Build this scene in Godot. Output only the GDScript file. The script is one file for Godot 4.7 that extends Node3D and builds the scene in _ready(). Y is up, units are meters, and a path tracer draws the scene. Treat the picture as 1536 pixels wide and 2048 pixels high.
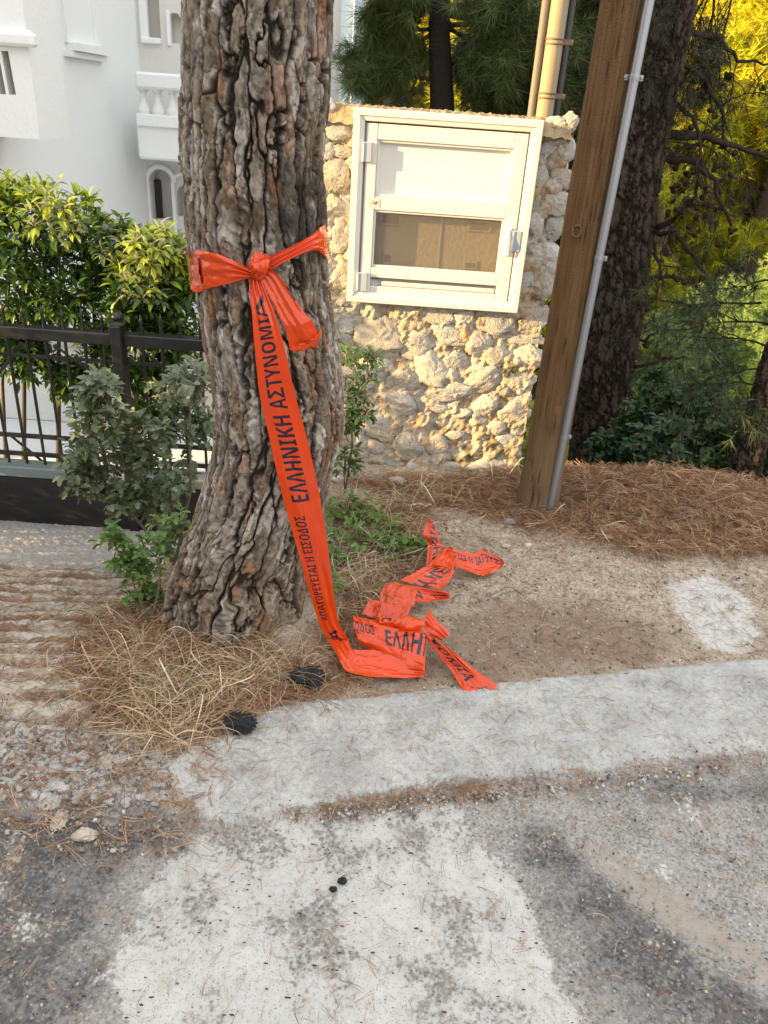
extends Node3D
# ---------------------------------------------------------------- helpers
const FOCAL := 1540.0
const EYE := Vector3(0, 1.55, 0)
var B: Basis
var rng := RandomNumberGenerator.new()
var nz_a := FastNoiseLite.new()
var nz_b := FastNoiseLite.new()
var nz_fine := FastNoiseLite.new()
var taken := {}

class Shape:
	var v := PackedVector3Array()
	var c := PackedColorArray()
	var t := PackedVector2Array()
	var ix := PackedInt32Array()
	func pt(p: Vector3, col := Color.WHITE, uv := Vector2.ZERO) -> int:
		v.append(p); c.append(col); t.append(uv)
		return v.size() - 1
	func tri(a: int, b: int, d: int) -> void:
		ix.append(a); ix.append(b); ix.append(d)
	func flat_quad(a: Vector3, b: Vector3, d: Vector3, e: Vector3, col := Color.WHITE) -> void:   # counter-clockwise from outside
		var k := pt(a, col, Vector2(0, 0)); pt(b, col, Vector2(1, 0)); pt(d, col, Vector2(1, 1)); pt(e, col, Vector2(0, 1))
		tri(k, k + 2, k + 1); tri(k, k + 3, k + 2)
	func grid(nu: int, nv: int, f: Callable, flip := false) -> void:   # f(i, j) -> [position, colour, uv]
		var k := v.size()
		for j in nv + 1:
			for i in nu + 1:
				var r: Array = f.call(i, j)
				v.append(r[0]); c.append(r[1] if r.size() > 1 else Color.WHITE); t.append(r[2] if r.size() > 2 else Vector2(i / float(nu), j / float(nv)))
		for j in nv:
			for i in nu:
				var a := k + j * (nu + 1) + i
				var b := a + 1
				var d := a + nu + 2
				var e := a + nu + 1
				if flip:
					ix.append(a); ix.append(b); ix.append(d); ix.append(a); ix.append(d); ix.append(e)
				else:
					ix.append(a); ix.append(d); ix.append(b); ix.append(a); ix.append(e); ix.append(d)
	func tube(pts: Array, radii: Array, sides: int, col := Color.WHITE) -> void:
		var k := v.size()
		var up := Vector3(0.31, 0.9, 0.27)
		for j in pts.size():
			var d: Vector3 = (pts[mini(j + 1, pts.size() - 1)] - pts[maxi(j - 1, 0)])
			d = d.normalized() if d.length() > 1e-6 else Vector3.UP
			if absf(d.dot(up.normalized())) > 0.95:
				up = Vector3(0.9, 0.2, 0.3)
			var x := d.cross(up).normalized()
			var y := x.cross(d)
			for i in sides:
				var a := TAU * i / sides
				pt(pts[j] + (x * cos(a) + y * sin(a)) * radii[j], col, Vector2(i / float(sides), j))
		for j in pts.size() - 1:
			for i in sides:
				var a := k + j * sides + i
				var b := k + j * sides + (i + 1) % sides
				tri(a, b, b + sides); tri(a, b + sides, a + sides)
		var e := pt(pts[-1], col)
		for i in sides:
			tri(e, k + (pts.size() - 1) * sides + i, k + (pts.size() - 1) * sides + (i + 1) % sides)
	func box(lo: Vector3, hi: Vector3, bev := 0.0, col := Color.WHITE) -> void:   # chamfered box
		var q := (hi - lo) * 0.5
		var m := (hi + lo) * 0.5
		bev = minf(bev, minf(q.x, minf(q.y, q.z)) * 0.9)
		var s := [-1.0, 1.0]
		for ax in 3:
			for sg in s:
				var n := Vector3.ZERO; n[ax] = sg
				var u := Vector3.ZERO; u[(ax + 1) % 3] = 1
				var w := Vector3.ZERO; w[(ax + 2) % 3] = sg
				var uu := u * (q[(ax + 1) % 3] - bev)
				var ww := w * (q[(ax + 2) % 3] - bev)
				var o := m + n * q[ax]
				flat_quad(o - uu - ww, o + uu - ww, o + uu + ww, o - uu + ww, col)
		if bev <= 0.0:
			return
		for ax in 3:
			var b1 := (ax + 1) % 3
			var b2 := (ax + 2) % 3
			for s1 in s:
				for s2 in s:
					var p := m
					var l := Vector3.ZERO; l[ax] = q[ax] - bev
					var p1 := p; p1[b1] += s1 * q[b1]; p1[b2] += s2 * (q[b2] - bev)
					var p2 := p; p2[b1] += s1 * (q[b1] - bev); p2[b2] += s2 * q[b2]
					if s1 * s2 > 0:
						flat_quad(p1 - l, p2 - l, p2 + l, p1 + l, col) if ax != 9 else null
					else:
						flat_quad(p2 - l, p1 - l, p1 + l, p2 + l, col)
		for sx in s:
			for sy in s:
				for sz in s:
					var k := pt(m + Vector3(sx * q.x, sy * (q.y - bev), sz * (q.z - bev)), col)
					pt(m + Vector3(sx * (q.x - bev), sy * q.y, sz * (q.z - bev)), col)
					pt(m + Vector3(sx * (q.x - bev), sy * (q.y - bev), sz * q.z), col)
					if sx * sy * sz > 0: tri(k, k + 2, k + 1)
					else: tri(k, k + 1, k + 2)
	func mesh(m: Material, smooth := true) -> ArrayMesh:
		var a := []
		a.resize(Mesh.ARRAY_MAX)
		a[Mesh.ARRAY_VERTEX] = v; a[Mesh.ARRAY_COLOR] = c; a[Mesh.ARRAY_TEX_UV] = t; a[Mesh.ARRAY_INDEX] = ix
		if smooth:
			var st := SurfaceTool.new()
			st.create_from_arrays(a)
			st.generate_normals()
			var r := st.commit()
			r.surface_set_material(0, m)
			return r
		var n := PackedVector3Array(); n.resize(v.size())
		for k in range(0, ix.size(), 3):
			var f := (v[ix[k + 2]] - v[ix[k]]).cross(v[ix[k + 1]] - v[ix[k]])
			for q in 3: n[ix[k + q]] += f
		for k in n.size(): n[k] = n[k].normalized() if n[k].length() > 1e-12 else Vector3.UP
		a[Mesh.ARRAY_NORMAL] = n
		var am := ArrayMesh.new()
		am.add_surface_from_arrays(Mesh.PRIMITIVE_TRIANGLES, a)
		am.surface_set_material(0, m)
		return am

func numbered(called: String) -> String:
	var n: int = taken.get(called, 0)
	taken[called] = n + 1
	return called if n == 0 else "%s_%03d" % [called, n]

func tag(o: Node, label: String, category: String, group := "") -> Node:
	o.set_meta("label", label); o.set_meta("category", category)
	if group: o.set_meta("group", group)
	return o

func thing(called: String, label: String, category: String, at := Vector3.ZERO, group := "") -> Node3D:
	var o := Node3D.new(); o.name = numbered(called); add_child(o); o.position = at
	tag(o, label, category, group)
	return o

func put(called: String, m: Mesh, parent: Node3D = null, shift := true) -> MeshInstance3D:   # shift: the mesh is in world axes, the parent only moved
	var o := MeshInstance3D.new(); o.mesh = m
	if parent == null or parent == self:
		o.name = numbered(called); add_child(o)
	else:
		o.name = called
		parent.add_child(o, true)
		if shift:
			var p: Node3D = parent
			while p != self and p != null:
				o.position -= p.position
				p = p.get_parent() as Node3D
	return o

func structure(o: Node) -> Node:
	o.set_meta("kind", "structure")
	return o

func many(called: String, m: Mesh, xf: Array, cols: Array, parent: Node3D = null) -> MultiMeshInstance3D:
	var mm := MultiMesh.new()
	mm.transform_format = MultiMesh.TRANSFORM_3D
	mm.use_colors = cols.size() > 0
	mm.mesh = m
	mm.instance_count = xf.size()
	var st := 16 if cols.size() else 12
	var b := PackedFloat32Array(); b.resize(xf.size() * st)
	for k in xf.size():
		var x: Transform3D = xf[k]
		var o := k * st
		b[o] = x.basis.x.x; b[o + 1] = x.basis.y.x; b[o + 2] = x.basis.z.x; b[o + 3] = x.origin.x
		b[o + 4] = x.basis.x.y; b[o + 5] = x.basis.y.y; b[o + 6] = x.basis.z.y; b[o + 7] = x.origin.y
		b[o + 8] = x.basis.x.z; b[o + 9] = x.basis.y.z; b[o + 10] = x.basis.z.z; b[o + 11] = x.origin.z
		if cols.size():
			var q: Color = cols[k]
			b[o + 12] = q.r; b[o + 13] = q.g; b[o + 14] = q.b; b[o + 15] = 1.0
	mm.buffer = b
	var i := MultiMeshInstance3D.new(); i.multimesh = mm
	i.set_meta("kind", "stuff")
	if parent == null:
		i.name = numbered(called); add_child(i)
	else:
		i.name = called; parent.add_child(i, true); i.position = -parent.position
	return i

func mat(col: Color, rough := 0.8, vc := false) -> StandardMaterial3D:   # col in linear values
	var m := StandardMaterial3D.new()
	m.albedo_color = col.linear_to_srgb(); m.roughness = rough; m.vertex_color_use_as_albedo = vc
	return m

func vmat(rough := 0.9, spec := 0.3) -> StandardMaterial3D:
	var m := mat(Color.WHITE, rough, true); m.metallic_specular = spec
	return m

func noise(seed_: int, freq: float, oct := 4, type := FastNoiseLite.TYPE_SIMPLEX_SMOOTH) -> FastNoiseLite:
	var n := FastNoiseLite.new()
	n.seed = seed_; n.frequency = freq; n.noise_type = type; n.fractal_octaves = oct
	if oct < 2: n.fractal_type = FastNoiseLite.FRACTAL_NONE
	return n

func cells(seed_: int, freq: float, ret: int, jitter := 1.0) -> FastNoiseLite:
	var n := FastNoiseLite.new()
	n.seed = seed_; n.frequency = freq; n.noise_type = FastNoiseLite.TYPE_CELLULAR; n.fractal_type = FastNoiseLite.FRACTAL_NONE
	n.cellular_return_type = ret; n.cellular_jitter = jitter; n.cellular_distance_function = FastNoiseLite.DISTANCE_EUCLIDEAN
	return n

func relief(m: StandardMaterial3D, freq: float, cm: float, scale: float, seed_ := 3, oct := 5) -> StandardMaterial3D:   # fine triplanar relief
	var t := NoiseTexture2D.new()
	t.width = 256; t.height = 256; t.seamless = true; t.noise = noise(seed_, freq, oct)
	m.heightmap_enabled = true; m.heightmap_texture = t; m.heightmap_scale = cm
	m.uv1_triplanar = true; m.uv1_world_triplanar = true; m.uv1_scale = Vector3.ONE * scale
	return m

func rr(a: float, b: float) -> float:
	return rng.randf_range(a, b)

func any_turn() -> Basis:
	return Basis.from_euler(Vector3(rr(-PI, PI), rr(-PI, PI), rr(-PI, PI)))

func ray(px: float, py: float) -> Vector3:
	return B * Vector3((px - 768) / FOCAL, -(py - 1024) / FOCAL, -1)

func at_z(px: float, py: float, z: float) -> Vector3:    # point of the place on the upright plane at that depth
	var d := ray(px, py)
	return EYE + d * (z / d.z)

func on_plane(px: float, py: float, o: Vector3, n: Vector3) -> Vector3:
	var d := ray(px, py)
	return EYE + d * ((o - EYE).dot(n) / d.dot(n))

func on_ground(px: float, py: float, up := 0.0) -> Vector3:
	var d := ray(px, py)
	var p := EYE + d * ((up - EYE.y) / d.y)
	for k in 14:
		p = p.lerp(EYE + d * ((hgt(p.x, p.z) + up - EYE.y) / d.y), 0.7)
	return p

func strip_back(x: float) -> float:
	return -1.78 - 0.262 * x

func hgt(x: float, z: float) -> float:
	var left := 1.0 - smoothstep(-1.05, -0.5, x)
	var y := -left * minf(maxf(0.0, -1.75 - z) * 0.24, 0.42)
	var right := smoothstep(0.5, 0.95, x)
	var crest := exp(-pow((z + 3.22 + 0.05 * sin(x * 5.0)) / 0.25, 2.0))
	var lump := 0.5 + 0.5 * sin(x * 4.2 + 2.6) + nz_a.get_noise_2d(x * 900.0, z * 900.0) * 0.5
	y += right * crest * (0.02 + 0.10 * lump)
	var dx := x + 0.43
	var dz := z + 2.1
	y += 0.045 * exp(-(dx * dx + dz * dz) / 0.12)
	y += 0.02 * smoothstep(-2.1, -3.0, z) * (1.0 - left) * (1.0 + nz_a.get_noise_2d(x * 400.0 + 50.0, z * 400.0))
	if z < -3.5:
		var d := -3.5 - z
		var w := smoothstep(-0.6, 0.5, x)
		y -= w * minf(0.7 * d, 7.0)
	if z < -14.0:
		y += minf((-14.0 - z) * 0.46, 45.0)
	if z < -9.0:
		y += smoothstep(-9.0, -17.0, z) * 0.34 * clampf(x, 0.0, 60.0)
	return y

# ---------------------------------------------------------------- the place
func _ready() -> void:
	rng.seed = 11
	B = Basis(Vector3.RIGHT, deg_to_rad(-27.3)) * Basis(Vector3.BACK, deg_to_rad(4.0))
	nz_a = noise(5, 0.01, 4)
	nz_b = noise(9, 0.01, 3)
	nz_fine = noise(31, 14.0, 3)
	var cam := Camera3D.new(); cam.name = "camera"
	cam.transform = Transform3D(B, EYE)
	cam.fov = rad_to_deg(2.0 * atan(1024.0 / FOCAL)); cam.near = 0.05; cam.far = 900.0
	add_child(cam); cam.current = true
	var we := WorldEnvironment.new(); we.name = "environment"
	var env := Environment.new()
	env.background_mode = Environment.BG_SKY
	var sky := Sky.new(); var sm := ProceduralSkyMaterial.new()
	sm.sky_top_color = Color(0.77, 0.785, 0.80); sm.sky_horizon_color = Color(0.98, 0.94, 0.88); sm.sky_curve = 0.15
	sm.ground_bottom_color = Color(0.4, 0.38, 0.33); sm.ground_horizon_color = Color(0.6, 0.58, 0.52)
	sm.sun_angle_max = 12.0
	sky.sky_material = sm; env.sky = sky
	env.tonemap_mode = Environment.TONE_MAPPER_LINEAR
	env.tonemap_exposure = 3.1
	env.sdfgi_enabled = true; env.ssao_enabled = true; env.ssil_enabled = true
	we.environment = env; add_child(we)
	var sun := DirectionalLight3D.new(); sun.name = "sun"
	var to_sun := Vector3(-0.93, 0.21, 0.30).normalized()
	sun.basis = Basis.looking_at(-to_sun, Vector3.UP)
	sun.light_color = Color(1.0, 0.84, 0.56); sun.light_energy = 1.6; sun.light_angular_distance = 0.5; sun.shadow_enabled = true
	add_child(sun)
	build_ground()
	build_hill_trees()
	build_house()
	build_fence()
	build_stone_wall()
	build_cabinet()
	build_trees()
	build_poles()
	build_shrubs()
	build_main_tree()
	build_tape()
	build_litter()

func px_poly(a: Array) -> PackedVector2Array:
	var r := PackedVector2Array()
	for k in range(0, a.size(), 2):
		var d := ray(a[k], a[k + 1])
		var p := on_ground(a[k], a[k + 1]) if d.y < -0.05 else Vector3.ZERO
		r.append(Vector2(p.x, p.z))
	return r

# masks of what the ground is made of, in the ground's own metres
const MX := -2.4
const MZ := -4.4
const MW := 4.8
const MH := 3.9
var zones := {}
var zb := {}

func zone(polys: Array, soft := 2) -> Image:
	var w := 384
	var h := 312
	var im := Image.create(w, h, false, Image.FORMAT_L8)
	for poly in polys:
		var r := Rect2(poly[0], Vector2.ZERO)
		for p in poly: r = r.expand(p)
		var i0 := clampi(int((r.position.x - MX) / MW * w), 0, w - 1)
		var i1 := clampi(int((r.end.x - MX) / MW * w) + 1, 0, w - 1)
		var j0 := clampi(int((r.position.y - MZ) / MH * h), 0, h - 1)
		var j1 := clampi(int((r.end.y - MZ) / MH * h) + 1, 0, h - 1)
		for j in range(j0, j1 + 1):
			for i in range(i0, i1 + 1):
				if Geometry2D.is_point_in_polygon(Vector2(MX + (i + 0.5) * MW / w, MZ + (j + 0.5) * MH / h), poly):
					im.set_pixel(i, j, Color.WHITE)
	if soft > 0:
		im.resize(w / soft, h / soft, Image.INTERPOLATE_LANCZOS)
		im.resize(w, h, Image.INTERPOLATE_CUBIC)
	return im

func in_zone(name_: String, x: float, z: float) -> float:
	var i := int((x - MX) / MW * 384.0)
	var j := int((z - MZ) / MH * 312.0)
	if i < 0 or j < 0 or i >= 384 or j >= 312: return 0.0
	return zb[name_][j * 384 + i] / 255.0

func build_ground() -> void:
	var front := [230, 1590, 420, 1640, 560, 1612, 700, 1592, 930, 1552, 1160, 1532, 1536, 1488, 2000, 1428]
	zones.road = zone([px_poly([-400, 1600, 0, 1600] + front + [2400, 2500, -900, 2500])])
	zones.white = zone([px_poly([200, 2400, 215, 2048, 240, 1850, 300, 1740, 420, 1650, 560, 1625, 700, 1608, 900, 1585, 940, 1650, 1030, 1740, 1080, 1900, 1160, 2048, 1200, 2400])], 4)
	zones.dark = zone([px_poly([1000, 1640, 1130, 1665, 1240, 1790, 1400, 1890, 1536, 1990, 1700, 2100, 1600, 2200, 1400, 2060, 1190, 2020, 1090, 1900, 1040, 1740]),
		px_poly([160, 1590, 260, 1600, 380, 1655, 300, 1700, 200, 1740, 120, 1700, 0, 1640]), px_poly([1130, 1570, 1536, 1545, 1700, 1600, 1300, 1600, 1150, 1600]),
		px_poly([-300, 1640, 0, 1640, 120, 1700, 240, 1760, 210, 1900, 170, 2060, -100, 2200, -400, 2200])], 7)
	zones.strip = zone([px_poly([330, 1530, 430, 1480, 560, 1415, 1000, 1370, 1536, 1320, 2000, 1270, 2000, 1440, 1536, 1500, 1160, 1545, 930, 1565, 700, 1605, 560, 1625, 420, 1650, 360, 1600])])
	zones.drive = zone([px_poly([-400, 1034, 385, 1040, 400, 1080, 300, 1180, 240, 1290, 190, 1400, 60, 1480, -400, 1520])], 4)
	zones.smooth = zone([px_poly([-400, 1030, 385, 1040, 330, 1135, 0, 1125, -400, 1115])], 4)
	zones.crumbs = zone([px_poly([-400, 1440, 60, 1430, 330, 1470, 350, 1600, 230, 1610, -400, 1620])], 4)
	zones.litter = zone([px_poly([200, 1230, 330, 1200, 600, 1330, 650, 1270, 720, 1100, 640, 1010, 850, 1010, 860, 1130, 720, 1280, 700, 1390, 560, 1410, 430, 1470, 330, 1490, 180, 1430, 130, 1330]),
		px_poly([640, 960, 1000, 950, 1120, 930, 1260, 1000, 1420, 970, 1900, 940, 1900, 1090, 1300, 1110, 1060, 1060, 860, 1010])], 6)
	zones.stain = zone([px_poly([870, 1250, 1000, 1190, 1200, 1210, 1350, 1270, 1330, 1330, 1000, 1368, 850, 1380, 700, 1395])], 10)
	zones.sand = zone([px_poly([1120, 1645, 1200, 1690, 1350, 1785, 1560, 1930, 1560, 1985, 1400, 1900, 1300, 1835, 1180, 1730])], 4)
	zones.pale = zone([px_poly([1330, 1165, 1420, 1150, 1500, 1190, 1515, 1260, 1480, 1310, 1400, 1290, 1350, 1230])], 4)
	for k in zones: zb[k] = zones[k].get_data()
	var seamless := []
	for s in [[21, 0.35, 2], [22, 0.06, 4], [23, 0.012, 5], [24, 0.14, 3]]:
		var n := noise(s[0], s[1], s[2])
		seamless.append(n.get_seamless_image(1024, 1024).get_data())
	var chips := cells(25, 0.23, FastNoiseLite.RETURN_CELL_VALUE)
	seamless.append(chips.get_seamless_image(1024, 1024).get_data())
	chips.cellular_return_type = FastNoiseLite.RETURN_DISTANCE2_SUB
	seamless.append(chips.get_seamless_image(1024, 1024).get_data())
	var near := painted(Rect2(-1.45, -2.35, 3.1, 1.85), 1700, 1014, seamless)
	var far := painted(Rect2(MX, MZ, MW, MH), 1100, 894, seamless)
	# one sheet, finer where the camera stands, split by what it is made of
	var xs := axis(-2.3, 2.4, 0.011, 120.0)
	var zs := axis(-4.3, -0.6, 0.0105, 150.0)
	var nx := xs.size()
	var nzn := zs.size()
	var pos := PackedVector3Array(); pos.resize(nx * nzn)
	var b_road: PackedByteArray = zb.road; var b_strip: PackedByteArray = zb.strip; var b_drive: PackedByteArray = zb.drive; var b_litter: PackedByteArray = zb.litter
	var b_crumbs: PackedByteArray = zb.crumbs; var b_smooth: PackedByteArray = zb.smooth; var b_pale: PackedByteArray = zb.pale
	var fine := nz_fine
	var rough := noise(32, 40.0, 3)
	for j in nzn:
		for i in nx:
			var x := xs[i]
			var z := zs[j]
			var y := hgt(x, z)
			if x > -2.45 and x < 2.5 and z > -4.4 and z < -0.5:
				var zi := clampi(int((z - MZ) / MH * 312.0), 0, 311) * 384 + clampi(int((x - MX) / MW * 384.0), 0, 383)
				var road := b_road[zi] / 255.0
				var strip := b_strip[zi] / 255.0
				var drive := b_drive[zi] / 255.0
				var lit := b_litter[zi] / 255.0
				y += strip * 0.018 - road * 0.006
				y += fine.get_noise_2d(x, z) * (0.004 + 0.012 * lit * (1.0 - road)) + rough.get_noise_2d(x, z) * (0.0015 + 0.004 * (1.0 - maxf(strip, road)) + 0.005 * b_crumbs[zi] / 255.0 * (1.0 - road))
				var ribs := drive * (1.0 - b_smooth[zi] / 255.0)
				if ribs > 0.01:
					var ph := (z + 0.10 * x + 0.02 * fine.get_noise_2d(x * 0.3, z * 0.3)) / 0.088
					y += ribs * (0.020 * pow(0.5 + 0.5 * sin(ph * TAU), 0.7) * (0.75 + 0.5 * fine.get_noise_2d(x * 0.5 + 9.0, z * 0.5)) + 0.006 * rough.get_noise_2d(x * 0.7, z * 1.2))
				y -= b_pale[zi] / 255.0 * 0.004
			pos[j * nx + i] = Vector3(x, y, z)
	var sheets := {}
	for k in ["asphalt_road", "concrete_strip", "driveway", "ground", "hillside"]: sheets[k] = {}
	for j in nzn - 1:
		for i in nx - 1:
			var cx := (xs[i] + xs[i + 1]) * 0.5
			var cz := (zs[j] + zs[j + 1]) * 0.5
			var which := "ground"
			var tex := 0
			if cx < MX + 0.05 or cx > MX + MW - 0.05 or cz < MZ + 0.05 or cz > MZ + MH - 0.02:
				which = "hillside" if cz < -1.0 else "asphalt_road"
				tex = 2
			else:
				tex = 0 if cx > -1.4 and cx < 1.6 and cz > -2.32 and cz < -0.52 else 1
				var zi := int((cz - MZ) / MH * 312.0) * 384 + int((cx - MX) / MW * 384.0)
				if b_road[zi] > 127: which = "asphalt_road"
				elif b_strip[zi] > 127: which = "concrete_strip"
				elif b_drive[zi] > 127: which = "driveway"
			var s: Dictionary = sheets[which]
			if not s.has(tex): s[tex] = []
			s[tex].append(j * nx + i)
	var nrm := PackedVector3Array(); nrm.resize(pos.size())
	for j in nzn:
		for i in nx:
			var l := pos[j * nx + maxi(i - 1, 0)]
			var r := pos[j * nx + mini(i + 1, nx - 1)]
			var u := pos[maxi(j - 1, 0) * nx + i]
			var d := pos[mini(j + 1, nzn - 1) * nx + i]
			nrm[j * nx + i] = (d - u).cross(r - l).normalized()
	var mats := [near, far, relief(mat(Color(0.10, 0.085, 0.045), 0.95), 0.05, 3.0, 0.8)]
	var rects := [Rect2(-1.45, -2.35, 3.1, 1.85), Rect2(MX, MZ, MW, MH), Rect2(0, 0, 1, 1)]
	var grey := relief(mat(Color(0.2, 0.2, 0.2), 0.95), 0.2, 0.6, 2.0)
	for k in sheets:
		var am := ArrayMesh.new()
		for tex in sheets[k]:
			var src: Array = sheets[k][tex]
			var re := PackedInt32Array(); re.resize(pos.size()); re.fill(-1)
			var a := []; a.resize(Mesh.ARRAY_MAX)
			var vv := PackedVector3Array(); var nn := PackedVector3Array(); var tt := PackedVector2Array(); var ii := PackedInt32Array()
			var rc: Rect2 = rects[tex]
			for cell: int in src:
				for q: int in [cell, cell + 1, cell + nx, cell + nx + 1]:
					if re[q] < 0:
						re[q] = vv.size()
						vv.append(pos[q]); nn.append(nrm[q])
						tt.append(Vector2((pos[q].x - rc.position.x) / rc.size.x, (pos[q].z - rc.position.y) / rc.size.y))
				var c0 := re[cell]; var c1 := re[cell + 1]; var c2 := re[cell + nx + 1]; var c3 := re[cell + nx]
				ii.append(c0); ii.append(c1); ii.append(c2); ii.append(c0); ii.append(c2); ii.append(c3)
			a[Mesh.ARRAY_VERTEX] = vv; a[Mesh.ARRAY_NORMAL] = nn; a[Mesh.ARRAY_TEX_UV] = tt; a[Mesh.ARRAY_INDEX] = ii
			am.add_surface_from_arrays(Mesh.PRIMITIVE_TRIANGLES, a)
			am.surface_set_material(am.get_surface_count() - 1, grey if tex == 2 and k == "asphalt_road" else mats[tex])
		structure(put(k, am))

func axis(a: float, b: float, step: float, reach: float) -> PackedFloat32Array:
	var r: Array[float] = []
	var n := int((b - a) / step)
	for k in n + 1: r.append(a + (b - a) * k / n)
	var s := step
	var p := a
	while p > -reach:
		s *= 1.17; p -= minf(s, 4.0); r.push_front(p)
	s = step; p = b
	while p < reach * 0.6:
		s *= 1.25; p += minf(s, 12.0); r.append(p)
	return PackedFloat32Array(r)

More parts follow.
